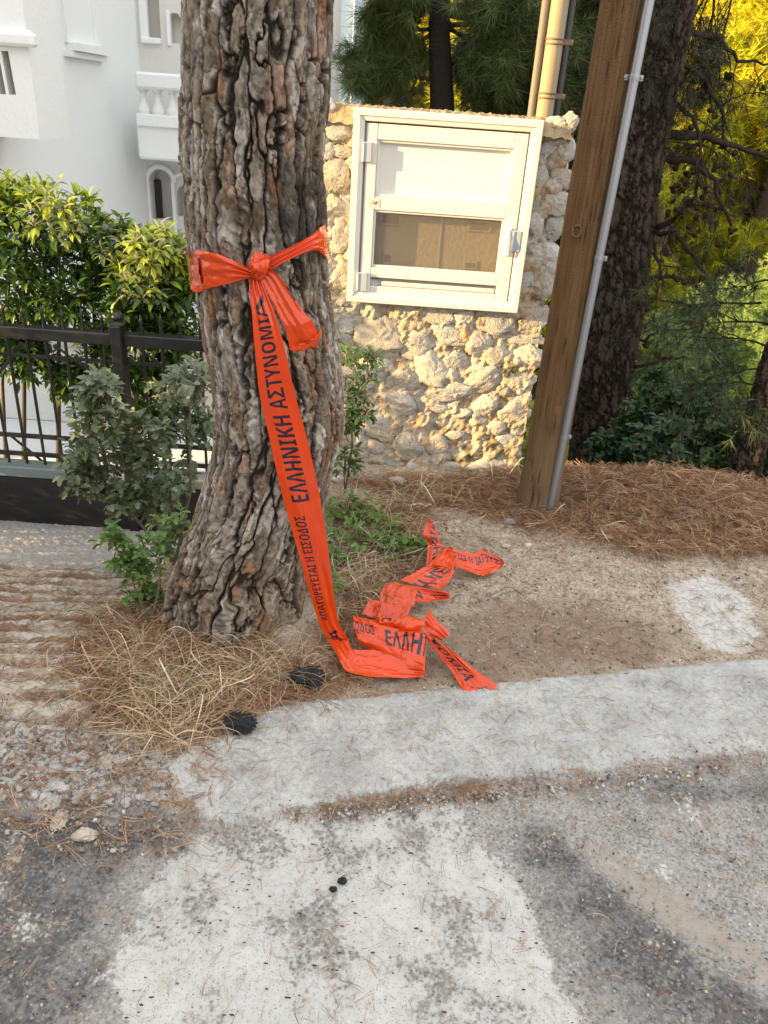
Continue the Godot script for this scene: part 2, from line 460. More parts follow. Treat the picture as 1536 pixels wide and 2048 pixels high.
func painted(rc: Rect2, w: int, h: int, sn: Array) -> StandardMaterial3D:
	var z := {}
	for k in zones:
		var im: Image = zones[k]
		var fw := im.get_width()
		var fh := im.get_height()
		var x0 := int((rc.position.x - MX) / MW * fw)
		var y0 := int((rc.position.y - MZ) / MH * fh)
		var cut := im.get_region(Rect2i(x0, y0, int(round(rc.size.x / MW * fw)), int(round(rc.size.y / MH * fh))))
		cut.resize(w, h, Image.INTERPOLATE_CUBIC)
		z[k] = cut.get_data()
	var lut := PackedByteArray(); lut.resize(2049)
	for k in 2049: lut[k] = int(clampf(Color(k / 2048.0, 0, 0).linear_to_srgb().r * 255.0, 0, 255))
	var chunks := []; chunks.resize(16)
	var heights := []; heights.resize(16)
	var job := func(part: int) -> void:
		var j0 := part * h / 16
		var j1 := (part + 1) * h / 16
		var out := PackedByteArray(); out.resize((j1 - j0) * w * 3)
		var hh := PackedByteArray(); hh.resize((j1 - j0) * w)
		var zr: PackedByteArray = z.road; var zw: PackedByteArray = z.white; var zd: PackedByteArray = z.dark; var zs: PackedByteArray = z.strip
		var zv: PackedByteArray = z.drive; var zl: PackedByteArray = z.litter; var zt: PackedByteArray = z.stain; var zp: PackedByteArray = z.pale; var zc: PackedByteArray = z.crumbs; var zm: PackedByteArray = z.smooth; var zn: PackedByteArray = z.sand
		var n0: PackedByteArray = sn[0]; var n1: PackedByteArray = sn[1]; var n2: PackedByteArray = sn[2]; var n3: PackedByteArray = sn[3]; var n5: PackedByteArray = sn[4]; var n6: PackedByteArray = sn[5]
		var sx := rc.size.x / w * 730.0    # noise cells per metre stay the same for both pictures
		for j in range(j0, j1):
			var wy := int((rc.position.y + (j + 0.5) * rc.size.y / h) * 730.0) & 1023
			var wy2 := int((rc.position.y + (j + 0.5) * rc.size.y / h) * 400.0) & 1023
			for i in w:
				var mx := rc.position.x + (i + 0.5) * rc.size.x / w
				if w == 1100 and mx > -1.38 and mx < 1.58 and j * rc.size.y / h > 2.1: continue
				var wx := int(mx * 730.0) & 1023
				var wx2 := int(mx * 400.0 + 331.0) & 1023
				var k := j * w + i
				var o := (wy << 10) | wx
				var o2 := (wy2 << 10) | wx2
				var f0 := n0[o] / 255.0       # grain
				var f1 := n1[o] / 255.0       # blotches of a centimetre or two
				var f2 := n2[o2] / 255.0      # large
				var f3 := n3[((wx2 << 10) | wy2)] / 255.0
				var f4 := n1[((wx << 10) | wy)] / 255.0
				# sandy dirt with chips of stone
				var q := 0.62 + 0.7 * f1 + 0.25 * (f2 - 0.5)
				var r := 0.39 * q
				var g := 0.315 * q
				var b := 0.235 * q
				var hi := 0.35 + 0.3 * f1 + 0.2 * f0
				if f0 + f3 * 0.6 > 0.93:
					r = 0.50; g = 0.455; b = 0.39; hi += 0.2
				elif f0 < 0.26:
					r *= 0.55; g *= 0.5; b *= 0.46; hi -= 0.1
				var edge := (f1 - 0.5) * 0.5 + (f3 - 0.5) * 0.5 + (f2 - 0.5) * 0.5
				var m := clampf((zv[k] / 255.0 + edge * 1.2 - 0.5) * 3.0 + 0.5, 0.0, 1.0)
				if m > 0.0:
					var c := 0.78 + 0.4 * f4
					var sm := zm[k] / 255.0
					var rr_ := lerpf(0.49, 0.37, sm) * c; var gg_ := lerpf(0.44, 0.355, sm) * c; var bb_ := lerpf(0.37, 0.335, sm) * c
					var mz := rc.position.y + (j + 0.5) * rc.size.y / h
					var vall := 0.5 - 0.5 * sin((mz + 0.10 * mx + 0.02 * nz_fine.get_noise_2d(mx * 0.3, mz * 0.3)) / 0.088 * TAU)
					var br := clampf((f2 * 1.3 + f1 * 0.7 + vall * 0.6 - 1.28) * 2.6, 0.0, 0.85) * (1.0 - 0.9 * sm)
					rr_ = lerpf(rr_, 0.21, br); gg_ = lerpf(gg_, 0.125, br); bb_ = lerpf(bb_, 0.075, br)
					r = lerpf(r, rr_, m); g = lerpf(g, gg_, m); b = lerpf(b, bb_, m)
				m = clampf((zc[k] / 255.0 + edge * 1.6 - 0.45) * 2.5, 0.0, 1.0)
				if m > 0.0:
					var pc := 0.46 if f4 > 0.46 else 0.19
					pc += 0.14 * (f0 - 0.5)
					r = lerpf(r, pc, m); g = lerpf(g, pc * 0.96, m); b = lerpf(b, pc * 0.9, m)
				m = clampf((zp[k] / 255.0 + edge * 1.2 - 0.42) * 3.0, 0.0, 1.0)
				if m > 0.0:
					var pw := 0.56 + 0.08 * (f1 - 0.5)
					r = lerpf(r, pw, m); g = lerpf(g, pw * 0.98, m); b = lerpf(b, pw * 0.92, m)
				m = clampf((zl[k] / 255.0 + edge * 1.5 - 0.35) * 1.8, 0.0, 1.0) * (1.0 - zs[k] / 255.0)
				if m > 0.0:
					var d := 0.55 + 0.8 * f1
					m *= 0.85
					r = lerpf(r, 0.20 * d, m); g = lerpf(g, 0.115 * d, m); b = lerpf(b, 0.065 * d, m)
				m = clampf(zt[k] / 255.0 + edge * 1.6 - 0.3, 0.0, 0.6)
				if m > 0.0:
					r = lerpf(r, 0.17, m); g = lerpf(g, 0.105, m); b = lerpf(b, 0.065, m)
				m = clampf((zr[k] / 255.0 + edge * 0.12 - 0.5) * 12.0 + 0.5, 0.0, 1.0)
				if m > 0.0:
					# worn asphalt: pale dusty binder, darker where fresh
					var a := 0.27 + 0.14 * (f2 - 0.5) + 0.10 * (f1 - 0.5)
					var dk := clampf((zd[k] / 255.0 + edge * 1.4 + (f2 - 0.5) * 0.9 - 0.30) * 1.5, 0.0, 1.0)
					dk = clampf(dk + ((f0 - 0.5) * 3.0 + (n5[o] / 255.0 - 0.5) * 3.5) * dk * (1.0 - dk), 0.0, 1.0)
					var tone := lerpf(a + 0.04, 0.105, dk)
					var cv := n5[o] / 255.0
					var ce := clampf(n6[o] / 255.0 * 2.2, 0.0, 1.0)      # 0 at the joint between two chips
					if cv > 0.72: tone = lerpf(tone, tone + 0.12, ce)
					elif cv < 0.30: tone = lerpf(tone, tone * 0.55, ce)
					else: tone *= 0.8 + 0.4 * cv
					tone *= 0.85 + 0.3 * f0
					var sandy := clampf((zn[k] / 255.0 + edge * 1.6 - 0.35 + (n5[o] / 255.0 - 0.5) * 0.5) * 2.0, 0.0, 0.85)
					tone = lerpf(tone, 0.36 + 0.1 * (f1 - 0.5), sandy)
					var dust := maxf(sandy * 0.9, 0.0) if sandy > 0.3 else clampf((f2 + 0.6 * f4 - 0.85) * 2.0, 0.0, 0.6)
					var ra := lerpf(tone, 0.30, dust * 0.6); var ga := lerpf(tone * lerpf(0.945, 0.97, dk), 0.245, dust * 0.6); var ba := lerpf(tone * lerpf(0.865, 0.95, dk), 0.19, dust * 0.6)
					var wh := clampf((zw[k] / 255.0 + edge * 1.3 + (f2 - 0.5) * 1.1 - 0.44) * 2.2, 0.0, 1.0)
					if wh > 0.0:
						wh = clampf(wh + ((f0 - 0.52) * 4.0 + (n5[o] / 255.0 - 0.5) * 3.5) * wh * (1.0 - wh), 0.0, 1.0)
						var cw := 0.47 + 0.12 * (f2 - 0.5) + 0.08 * (f4 - 0.5) + 0.06 * (f0 - 0.5)
						if f0 < 0.20 or (f0 < 0.30 and f3 < 0.33): cw *= 0.5
						elif f1 < 0.25: cw *= 0.88
						elif f4 < 0.25: cw *= 0.93
						ra = lerpf(ra, cw, wh); ga = lerpf(ga, cw * 0.98, wh); ba = lerpf(ba, cw * (0.88 + 0.06 * f3), wh)
					r = lerpf(r, ra, m); g = lerpf(g, ga, m); b = lerpf(b, ba, m)
					hi = lerpf(hi, 0.4 + 0.5 * (f0 - 0.5) * (1.0 - 0.7 * wh) + 0.15 * f1, m)
				m = clampf((zs[k] / 255.0 + edge * (0.9 if mx < -0.15 else 0.2) - 0.5) * (4.0 if mx < -0.15 else 9.0) + 0.5, 0.0, 1.0)
				if m > 0.0:
					var cs := 0.40 + 0.18 * (f2 - 0.5) + 0.12 * (f4 - 0.5) + 0.09 * (f0 - 0.5)
					if f0 < 0.23: cs *= 0.55
					elif f1 < 0.32: cs *= 0.84
					r = lerpf(r, cs, m); g = lerpf(g, cs * 0.98, m); b = lerpf(b, cs * 0.92, m)
					hi = lerpf(hi, 0.45 + 0.3 * f1 + 0.25 * (f0 - 0.5), m)
				var at := ((j - j0) * w + i)
				hh[at] = int(clampf(hi, 0.0, 1.0) * 255.0)
				at *= 3
				out[at] = lut[int(clampf(r, 0.0, 1.0) * 2048.0)]
				out[at + 1] = lut[int(clampf(g, 0.0, 1.0) * 2048.0)]
				out[at + 2] = lut[int(clampf(b, 0.0, 1.0) * 2048.0)]
		chunks[part] = out
		heights[part] = hh
	var id := WorkerThreadPool.add_group_task(job, 16, 4)
	WorkerThreadPool.wait_for_group_task_completion(id)
	var all := PackedByteArray(); var hall := PackedByteArray()
	for k in 16:
		all.append_array(chunks[k]); hall.append_array(heights[k])
	var m := StandardMaterial3D.new()
	m.albedo_texture = ImageTexture.create_from_image(Image.create_from_data(w, h, false, Image.FORMAT_RGB8, all))
	m.roughness = 0.93; m.metallic_specular = 0.25
	m.heightmap_enabled = true; m.heightmap_scale = 0.6
	m.heightmap_texture = ImageTexture.create_from_image(Image.create_from_data(w, h, false, Image.FORMAT_L8, hall))
	m.texture_repeat = false
	return m

# ---------------------------------------------------------------- leaves and needles
func leaf_mesh(l: float, w: float, m: Material, spiky := false, curl := 0.25) -> ArrayMesh:
	var s := Shape.new()
	var n := 6 if spiky else 4
	var prof := [0.05, 0.75, 1.0, 0.72, 0.0] if not spiky else [0.05, 0.9, 0.55, 1.0, 0.5, 0.7, 0.0]
	for j in n + 1:
		var f := j / float(n)
		var ww: float = prof[j] * w * 0.5
		var y := -curl * l * f * f
		s.pt(Vector3(-ww, y + ww * 0.45, f * l)); s.pt(Vector3(0, y, f * l)); s.pt(Vector3(ww, y + ww * 0.45, f * l))
	for j in n:
		for i in 2:
			var a := j * 3 + i
			s.tri(a, a + 1, a + 4); s.tri(a, a + 4, a + 3)
	return s.mesh(m)

func tuft_mesh(n: int, l: float, w: float, m: Material, spread: float, seed_: int) -> ArrayMesh:
	var r := RandomNumberGenerator.new(); r.seed = seed_
	var s := Shape.new()
	for k in n:
		var d := Vector3(r.randf_range(-1, 1) * spread, r.randf_range(-1, 1) * spread, r.randf_range(0.15, 1)).normalized()
		var side := d.cross(Vector3(r.randf_range(-1, 1), r.randf_range(-1, 1), r.randf_range(-1, 1))).normalized() * w * 0.5
		var o := Vector3(0, 0, r.randf_range(-0.25, 0.15) * l)
		var e := o + d * l * r.randf_range(0.7, 1.1)
		var k0 := s.pt(o - side); s.pt(o + side); s.pt(e)
		s.tri(k0, k0 + 1, k0 + 2)
	return s.mesh(m, false)

func leaf_mat(rough := 0.5, back := 0.5) -> StandardMaterial3D:
	var m := vmat(rough, 0.4)
	m.backlight_enabled = true; m.backlight = Color(back, back, back)
	return m

func facing(d: Vector3, roll: float) -> Basis:   # z along d
	d = d.normalized()
	var up := Vector3.UP if absf(d.y) < 0.95 else Vector3.RIGHT
	return Basis.looking_at(-d, up) * Basis(Vector3.BACK, roll)

# branches that fork into twigs; the twigs' ends go to tips as [position, direction]
func grow(s: Shape, p: Vector3, d: Vector3, l: float, r: float, level: int, tips: Array, droop: float, col: Color, wild := 0.35) -> void:
	var pts := [p]
	var rad := [r]
	var n := 5 if level > 0 else 4
	for k in n:
		d = (d + Vector3(rr(-1, 1), rr(-1, 1), rr(-1, 1)) * wild * 0.5 + Vector3(0, -droop * 0.2, 0)).normalized()
		p += d * l / n
		pts.append(p); rad.append(r * (1.0 - 0.75 * (k + 1) / n))
		if level > 0 and k > 0:
			for q in 2:
				var e := (d + Vector3(rr(-1, 1), rr(-1, 0.7), rr(-1, 1)) * 1.0).normalized()
				grow(s, p, e, l * rr(0.35, 0.6), r * 0.5, level - 1, tips, droop, col, wild)
		if level == 0: tips.append([p, d])
	s.tube(pts, rad, 5 if r > 0.008 else 3, col)

func trunk_shape(s: Shape, pts: Array, rad: Array, sides: int, rings: int, amp: float, col_a: Color, col_b: Color, cell := 11.0) -> void:
	var plates := cells(77, cell, FastNoiseLite.RETURN_DISTANCE2_SUB)
	var tone := noise(78, cell * 1.6, 3)
	var f := func(i: int, j: int) -> Array:
		var u := j / float(rings) * (pts.size() - 1)
		var k := mini(int(u), pts.size() - 2)
		var c: Vector3 = pts[k].lerp(pts[k + 1], u - k)
		var r: float = lerpf(rad[k], rad[k + 1], u - k)
		var a := TAU * i / sides
		var n := Vector3(cos(a), 0, sin(a))
		var q := Vector3(n.x * r, c.y * 0.3, n.z * r) + Vector3(tone.get_noise_3d(c.x + n.x * r, c.y, n.z * r), 0, tone.get_noise_3d(n.z * r, c.y, n.x * r)) * 0.02
		var e := smoothstep(0.0, 0.35, plates.get_noise_3dv(q) + 1.0)
		var t := tone.get_noise_3d(n.x * r * 2.0, c.y * 0.8, n.z * r * 2.0)
		return [c + n * (r + amp * (e - 0.6) + amp * 0.4 * t), col_a.lerp(col_b, clampf(e * 0.8 + t * 0.7, 0, 1))]
	s.grid(sides, rings, f, true)

# ---------------------------------------------------------------- sunlit wood across the valley
func far_pine(seed_: int, bark: Material, needles: Material, tint: Color, tufts: int, big: float) -> Node3D:
	rng.seed = seed_
	var o := Node3D.new()
	var s := Shape.new()
	var h := rr(5.5, 7.0)
	var pts := [Vector3(0, -0.6, 0), Vector3(rr(-.2, .2), h * 0.3, rr(-.2, .2)), Vector3(rr(-.4, .4), h * 0.62, rr(-.4, .4)), Vector3(rr(-.6, .6), h * 0.95, rr(-.6, .6))]
	s.tube(pts, [0.19, 0.15, 0.10, 0.03], 8, Color(0.16, 0.11, 0.08))
	var clumps := []
	for k in 34:
		var f := rr(0.12, 1.0)
		var a := rr(0, TAU)
		var reach := (0.45 + 1.9 * sin(clampf(f * 1.15, 0, 1) * PI) * rr(0.45, 1.0)) * h / 6.0
		var c := Vector3(cos(a) * reach, h * f + rr(-.3, .3), sin(a) * reach)
		clumps.append([c, rr(0.45, 0.95)])
		var root: Vector3 = pts[1].lerp(pts[3], clampf(f, 0, 1))
		s.tube([root, root.lerp(c, 0.5) + Vector3(0, 0.15, 0), c], [0.05, 0.035, 0.012], 4, Color(0.15, 0.10, 0.07))
	var tm := MeshInstance3D.new(); tm.name = "trunk"; tm.mesh = s.mesh(bark); o.add_child(tm)
	var tuft := tuft_mesh(16, big, big * 0.075, needles, 1.1, seed_ + 1)
	var xf := []
	var cols := []
	for k in tufts:
		var c: Array = clumps[rng.randi() % clumps.size()]
		var d := Vector3(rng.randfn(), rng.randfn() * 0.7, rng.randfn()) * 0.5
		if d.length() > 1.1: d = d.normalized() * 1.1
		xf.append(Transform3D(facing(d + Vector3(0, 0.3, 0), rr(0, TAU)).scaled(Vector3.ONE * rr(0.7, 1.3)), c[0] + d * c[1]))
		var v := rr(0.7, 1.3)
		cols.append(Color(tint.r * v * rr(0.85, 1.15), tint.g * v, tint.b * v))
	many("crown", tuft, xf, cols, o)
	return o

func build_hill_trees() -> void:
	var bark := vmat()
	var nm := leaf_mat(0.6, 0.7)
	var protos := []
	for k in 4:
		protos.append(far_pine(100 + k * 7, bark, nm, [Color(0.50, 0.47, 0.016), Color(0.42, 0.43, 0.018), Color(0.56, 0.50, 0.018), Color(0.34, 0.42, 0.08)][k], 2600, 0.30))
	rng.seed = 400
	var spots := []
	var rows := [[-12.5, 4], [-15.5, 6], [-19.0, 7], [-24.0, 8], [-30.0, 9], [-38.0, 9], [-48.0, 8]]
	for r in rows:
		for k in r[1]:
			var z: float = r[0] + rr(-1.6, 1.6)
			var u: float = (k + rr(0.25, 0.75)) / r[1]
			var x := lerpf(-0.06 if z < -17.5 else 0.14, 0.66, u) * -z + 0.2
			spots.append(Vector3(x, hgt(x, z), z))
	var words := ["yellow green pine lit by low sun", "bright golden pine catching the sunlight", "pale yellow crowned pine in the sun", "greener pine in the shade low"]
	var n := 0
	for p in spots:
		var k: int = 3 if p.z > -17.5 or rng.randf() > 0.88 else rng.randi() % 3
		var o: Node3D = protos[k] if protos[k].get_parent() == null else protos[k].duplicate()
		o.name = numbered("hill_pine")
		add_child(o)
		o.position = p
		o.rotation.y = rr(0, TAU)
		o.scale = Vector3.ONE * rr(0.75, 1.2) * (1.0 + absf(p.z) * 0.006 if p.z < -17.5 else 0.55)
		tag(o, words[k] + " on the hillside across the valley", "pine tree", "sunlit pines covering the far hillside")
		n += 1

# ---------------------------------------------------------------- villa
func build_house() -> void:
	var white := relief(mat(Color(0.82, 0.83, 0.83), 0.85), 0.08, 0.25, 1.2)
	var grey := relief(mat(Color(0.66, 0.65, 0.61), 0.88), 0.08, 0.2, 1.2)
	var dark := mat(Color(0.02, 0.02, 0.022), 0.4)
	var h := thing("villa", "white plastered villa with arched niches, ledges and a balustraded balcony", "house", Vector3(-4.2, -0.42, -7.5))
	var a := at_z(0, 200, -6.0)
	var b := at_z(285, 200, -8.7)
	a.y = -0.5; b.y = -0.5
	var dir := (b - a); dir.y = 0; dir = dir.normalized()
	var nrm := Vector3(-dir.z, 0, dir.x)      # towards the drive
	var a2 := a - dir * 1.2
	# side wall running away from the fence
	var s := Shape.new()
	var top := 5.6
	var back := -nrm * 0.35
	s.flat_quad(a2, b, b + Vector3(0, top, 0), a2 + Vector3(0, top, 0))
	s.flat_quad(b + back, a2 + back, a2 + back + Vector3(0, top, 0), b + back + Vector3(0, top, 0))
	s.flat_quad(a2 + Vector3(0, top, 0), b + Vector3(0, top, 0), b + back + Vector3(0, top, 0), a2 + back + Vector3(0, top, 0))
	put("side_wall", s.mesh(white, false), h)
	# facing wall with niches and doors, cut out of a slab
	var zf := b.z
	var c := CSGCombiner3D.new(); c.name = "facing_wall"; h.add_child(c); c.position = -h.position
	var slab := CSGBox3D.new(); slab.name = "slab"; slab.size = Vector3(2.0, 4.4, 0.4); slab.position = Vector3(b.x + 0.94, -0.5 + 2.1, zf - 0.2); slab.material = grey; c.add_child(slab)
	var cut := func(p: Vector3, q: Vector3, deep: float, arch: bool) -> void:
		var lo := Vector3(minf(p.x, q.x), minf(p.y, q.y), 0); var hi := Vector3(maxf(p.x, q.x), maxf(p.y, q.y), 0)
		var w := hi.x - lo.x
		var bx := CSGBox3D.new(); bx.name = "opening"; bx.operation = CSGShape3D.OPERATION_SUBTRACTION; bx.material = grey
		var hy := hi.y - (w * 0.5 if arch else 0.0)
		bx.size = Vector3(w, hy - lo.y, deep * 2); bx.position = Vector3((lo.x + hi.x) * 0.5, (lo.y + hy) * 0.5, zf); c.add_child(bx, true)
		if arch:
			var cy := CSGCylinder3D.new(); cy.name = "opening"; cy.operation = CSGShape3D.OPERATION_SUBTRACTION; cy.material = grey
			cy.radius = w * 0.5 - 0.001; cy.height = deep * 2; cy.sides = 28; cy.rotation.x = PI / 2; cy.position = Vector3((lo.x + hi.x) * 0.5, hy, zf); c.add_child(cy, true)
	cut.call(at_z(287, 74, zf), at_z(314, -60, zf), 0.16, false)
	cut.call(at_z(340, 86, zf), at_z(361, 26, zf), 0.16, true)
	cut.call(at_z(364, 165, zf), at_z(420, 38, zf), 0.25, false)
	cut.call(at_z(306, 438, zf), at_z(343, 338, zf), 0.22, true)
	cut.call(at_z(356, 432, zf), at_z(385, 372, zf), 0.22, true)
	var bar := func(called: String, x0: float, y0: float, x1: float, y1: float, z: float, z2: float, m: Material, bev := 0.01) -> void:
		var p := at_z(x0, y0, z); var q := at_z(x1, y1, z)
		var t := Shape.new()
		t.box(Vector3(minf(p.x, q.x), minf(p.y, q.y), z2), Vector3(maxf(p.x, q.x), maxf(p.y, q.y), z), bev)
		put(called, t.mesh(m, false), h)
	bar.call("door", 366, 165, 420, 38, zf - 0.2, zf - 0.24, dark)
	bar.call("shutter", 306, 445, 318, 360, zf - 0.12, zf - 0.2, dark)
	bar.call("window_frame", 281, 80, 287, -60, zf + 0.03, zf - 0.05, white)
	bar.call("window_frame", 281, 86, 320, 76, zf + 0.05, zf - 0.05, white)
	bar.call("window_frame", 334, 92, 338, 20, zf + 0.03, zf - 0.05, white)
	for r in [[324, 388, 25, 5], [370, 395, 20, 4]]:     # raised arch trims
		var ctr := at_z(r[0], r[1], zf)
		var px := 8.9 / FOCAL
		var t := Shape.new()
		var pts := [ctr + Vector3(-r[2] * px, -0.55, 0.02)]
		for k in 17:
			var an: float = PI - PI * k / 16.0
			pts.append(ctr + Vector3(cos(an) * r[2] * px, 0.12 + sin(an) * r[2] * px, 0.02))
		var rad := []
		for k in pts.size(): rad.append(r[3] * px)
		t.tube(pts, rad, 6)
		put("arch_trim", t.mesh(white), h)
	# balcony
	var zb := zf + 0.75
	bar.call("balcony", 277, 318, 520, 252, zb, zf, white, 0.02)
	bar.call("balcony_ledge", 273, 252, 522, 244, zb + 0.04, zf, white, 0.01)
	bar.call("handrail", 270, 176, 524, 160, zb + 0.05, zb - 0.16, white, 0.02)
	for k in 7:
		var px0 := 290.0 + k * 29.0
		var base := at_z(px0, 245 + k * 2.0, zb - 0.05)
		var tp := at_z(px0 - 2, 174 + k * 2.0, zb - 0.05)
		var hh := tp.y - base.y
		var t := Shape.new()
		var prof := [[0, .055], [.1, .055], [.1, .035], [.16, .03], [.3, .062], [.42, .055], [.6, .03], [.78, .024], [.82, .04], [.87, .026], [.9, .052], [1.0, .052]]
		var g := func(i: int, j: int) -> Array:
			var an := TAU * i / 16.0
			return [Vector3(base.x + cos(an) * prof[j][1], base.y + prof[j][0] * hh, base.z + sin(an) * prof[j][1])]
		t.grid(16, prof.size() - 1, g, true)
		put("baluster", t.mesh(white), h)
	# bay at the left with its ledge and slots
	var bz := -5.5
	var p := at_z(80, 279, bz)
	var bay := CSGCombiner3D.new(); bay.name = "bay"; h.add_child(bay); bay.position = -h.position
	var bb := CSGBox3D.new(); bb.name = "block"; bb.size = Vector3(3.0, 4.0, 0.5); bb.position = Vector3(p.x - 1.5, p.y + 2.0, bz - 0.25); bb.material = white; bay.add_child(bb)
	for k in 2:
		var q := at_z(17 - k * 20, 146 - k, bz)
		var slot := CSGBox3D.new(); slot.name = "slot"; slot.operation = CSGShape3D.OPERATION_SUBTRACTION; slot.size = Vector3(0.045, 0.24, 0.2); slot.position = Vector3(q.x, q.y, bz); slot.rotation.z = 0.05; slot.material = grey
		bay.add_child(slot, true)
	bar.call("ledge", -80, 84, 64, 66, bz + 0.07, bz - 0.01, white, 0.015)
	bar.call("ledge", -80, 68, 58, 60, bz + 0.04, bz - 0.012, white, 0.01)
	# sill and blind window on the side wall
	var blind := func(x0: float, y0: float, x1: float, y1: float, out: float, called: String) -> void:
		var t := Shape.new()
		var pa := on_plane(x0, y1, a, nrm); var pb := on_plane(x1, y1, a, nrm)
		var hgt_ := on_plane(x0, y0, a, nrm).y
		var y2 := minf(pa.y, pb.y)
		var c0 := Vector3(pa.x, y2, pa.z); var c1 := Vector3(pb.x, y2, pb.z)
		var up := Vector3(0, hgt_ - y2, 0)
		var o := nrm * out
		t.flat_quad(c0 + o, c1 + o, c1 + o + up, c0 + o + up)
		t.flat_quad(c0 + o + up, c1 + o + up, c1 + up, c0 + up)
		t.flat_quad(c0, c0 + o, c0 + o + up, c0 + up)
		t.flat_quad(c1 + o, c1, c1 + up, c1 + o + up)
		t.flat_quad(c0, c1, c1 + o, c0 + o)
		put(called, t.mesh(white, false), h)
	blind.call(133, 84, 200, 100, 0.10, "sill")
	blind.call(128, 100, 200, 112, 0.06, "sill")
	blind.call(128, -60, 138, 84, 0.03, "window_frame")
	blind.call(190, -60, 197, 92, 0.03, "window_frame")
	# wing behind, out of the frame, and roof slab
	s = Shape.new()
	s.box(Vector3(-13, -0.5, -5.4), Vector3(a2.x - 1.3, 5.6, -3.48), 0.03)
	put("wing", s.mesh(white, false), h)
	# terrace, steps and low walls behind the fence
	var tz := Shape.new()
	tz.box(Vector3(-5.0, -0.5, -8.6), Vector3(-0.95, -0.40, -3.62), 0.01)
	structure(put("terrace", tz.mesh(relief(mat(Color(0.72, 0.73, 0.74), 0.6), 0.1, 0.2, 2.0), false)))
	var w := thing("garden_wall", "low white garden wall with a sloping top behind the black fence", "wall", Vector3(-2.2, -0.4, -4.7))
	s = Shape.new()
	s.box(Vector3(-3.4, -0.4, -4.95), Vector3(-1.05, 0.12, -4.75), 0.01)
	put("wall_face", s.mesh(white, false), w)
	s = Shape.new()
	s.box(Vector3(-3.4, 0.123, -4.98), Vector3(-1.03, 0.16, -4.72), 0.008)
	put("coping", s.mesh(grey, false), w)
	# another house behind the trees
	var pale := thing("pale_blue_house", "pale blue house glimpsed behind the pine foliage left of the stone pillar", "house", Vector3(-1.2, -1, -15))
	s = Shape.new()
	var e0 := at_z(610, 300, -14.0); var e1 := at_z(712, 300, -14.0)
	s.box(Vector3(e0.x, -3, -15.2), Vector3(e1.x, 4.2, -14), 0.03)
	put("wall", s.mesh(mat(Color(0.5, 0.62, 0.7), 0.8), false), pale)
	for r in [[668, 200, 674, -40], [700, 200, 712, -40]]:
		s = Shape.new()
		var q0 := at_z(r[0], r[1], -13.9); var q1 := at_z(r[2], r[3], -13.9)
		s.box(Vector3(q0.x, q0.y - 1.0, -14.02), Vector3(q1.x, 4.1, -13.9), 0.01)
		put("corner_trim", s.mesh(mat(Color(0.66, 0.74, 0.8), 0.8), false), pale)
	# neighbour's house left of the road, whose shadow covers the tree and the road
	var nb := thing("neighbouring_house", "cream rendered house left of the road, outside the frame", "house", Vector3(-10.5, 0, 4))
	s = Shape.new()
	nb.position = Vector3(-8, 0, -0.5); nb.rotation.y = deg_to_rad(20.0)
	s.box(Vector3(-6, -0.5, 0), Vector3(0, 5.2, 9), 0.03)
	put("wall", s.mesh(relief(mat(Color(0.62, 0.55, 0.44), 0.9), 0.1, 0.3, 1.0), false), nb, false)
	s = Shape.new()
	s.box(Vector3(-6.3, 5.203, 0.0), Vector3(0.3, 5.4, 9.3), 0.03)
	put("roof", s.mesh(mat(Color(0.35, 0.16, 0.1), 0.9), false), nb, false)

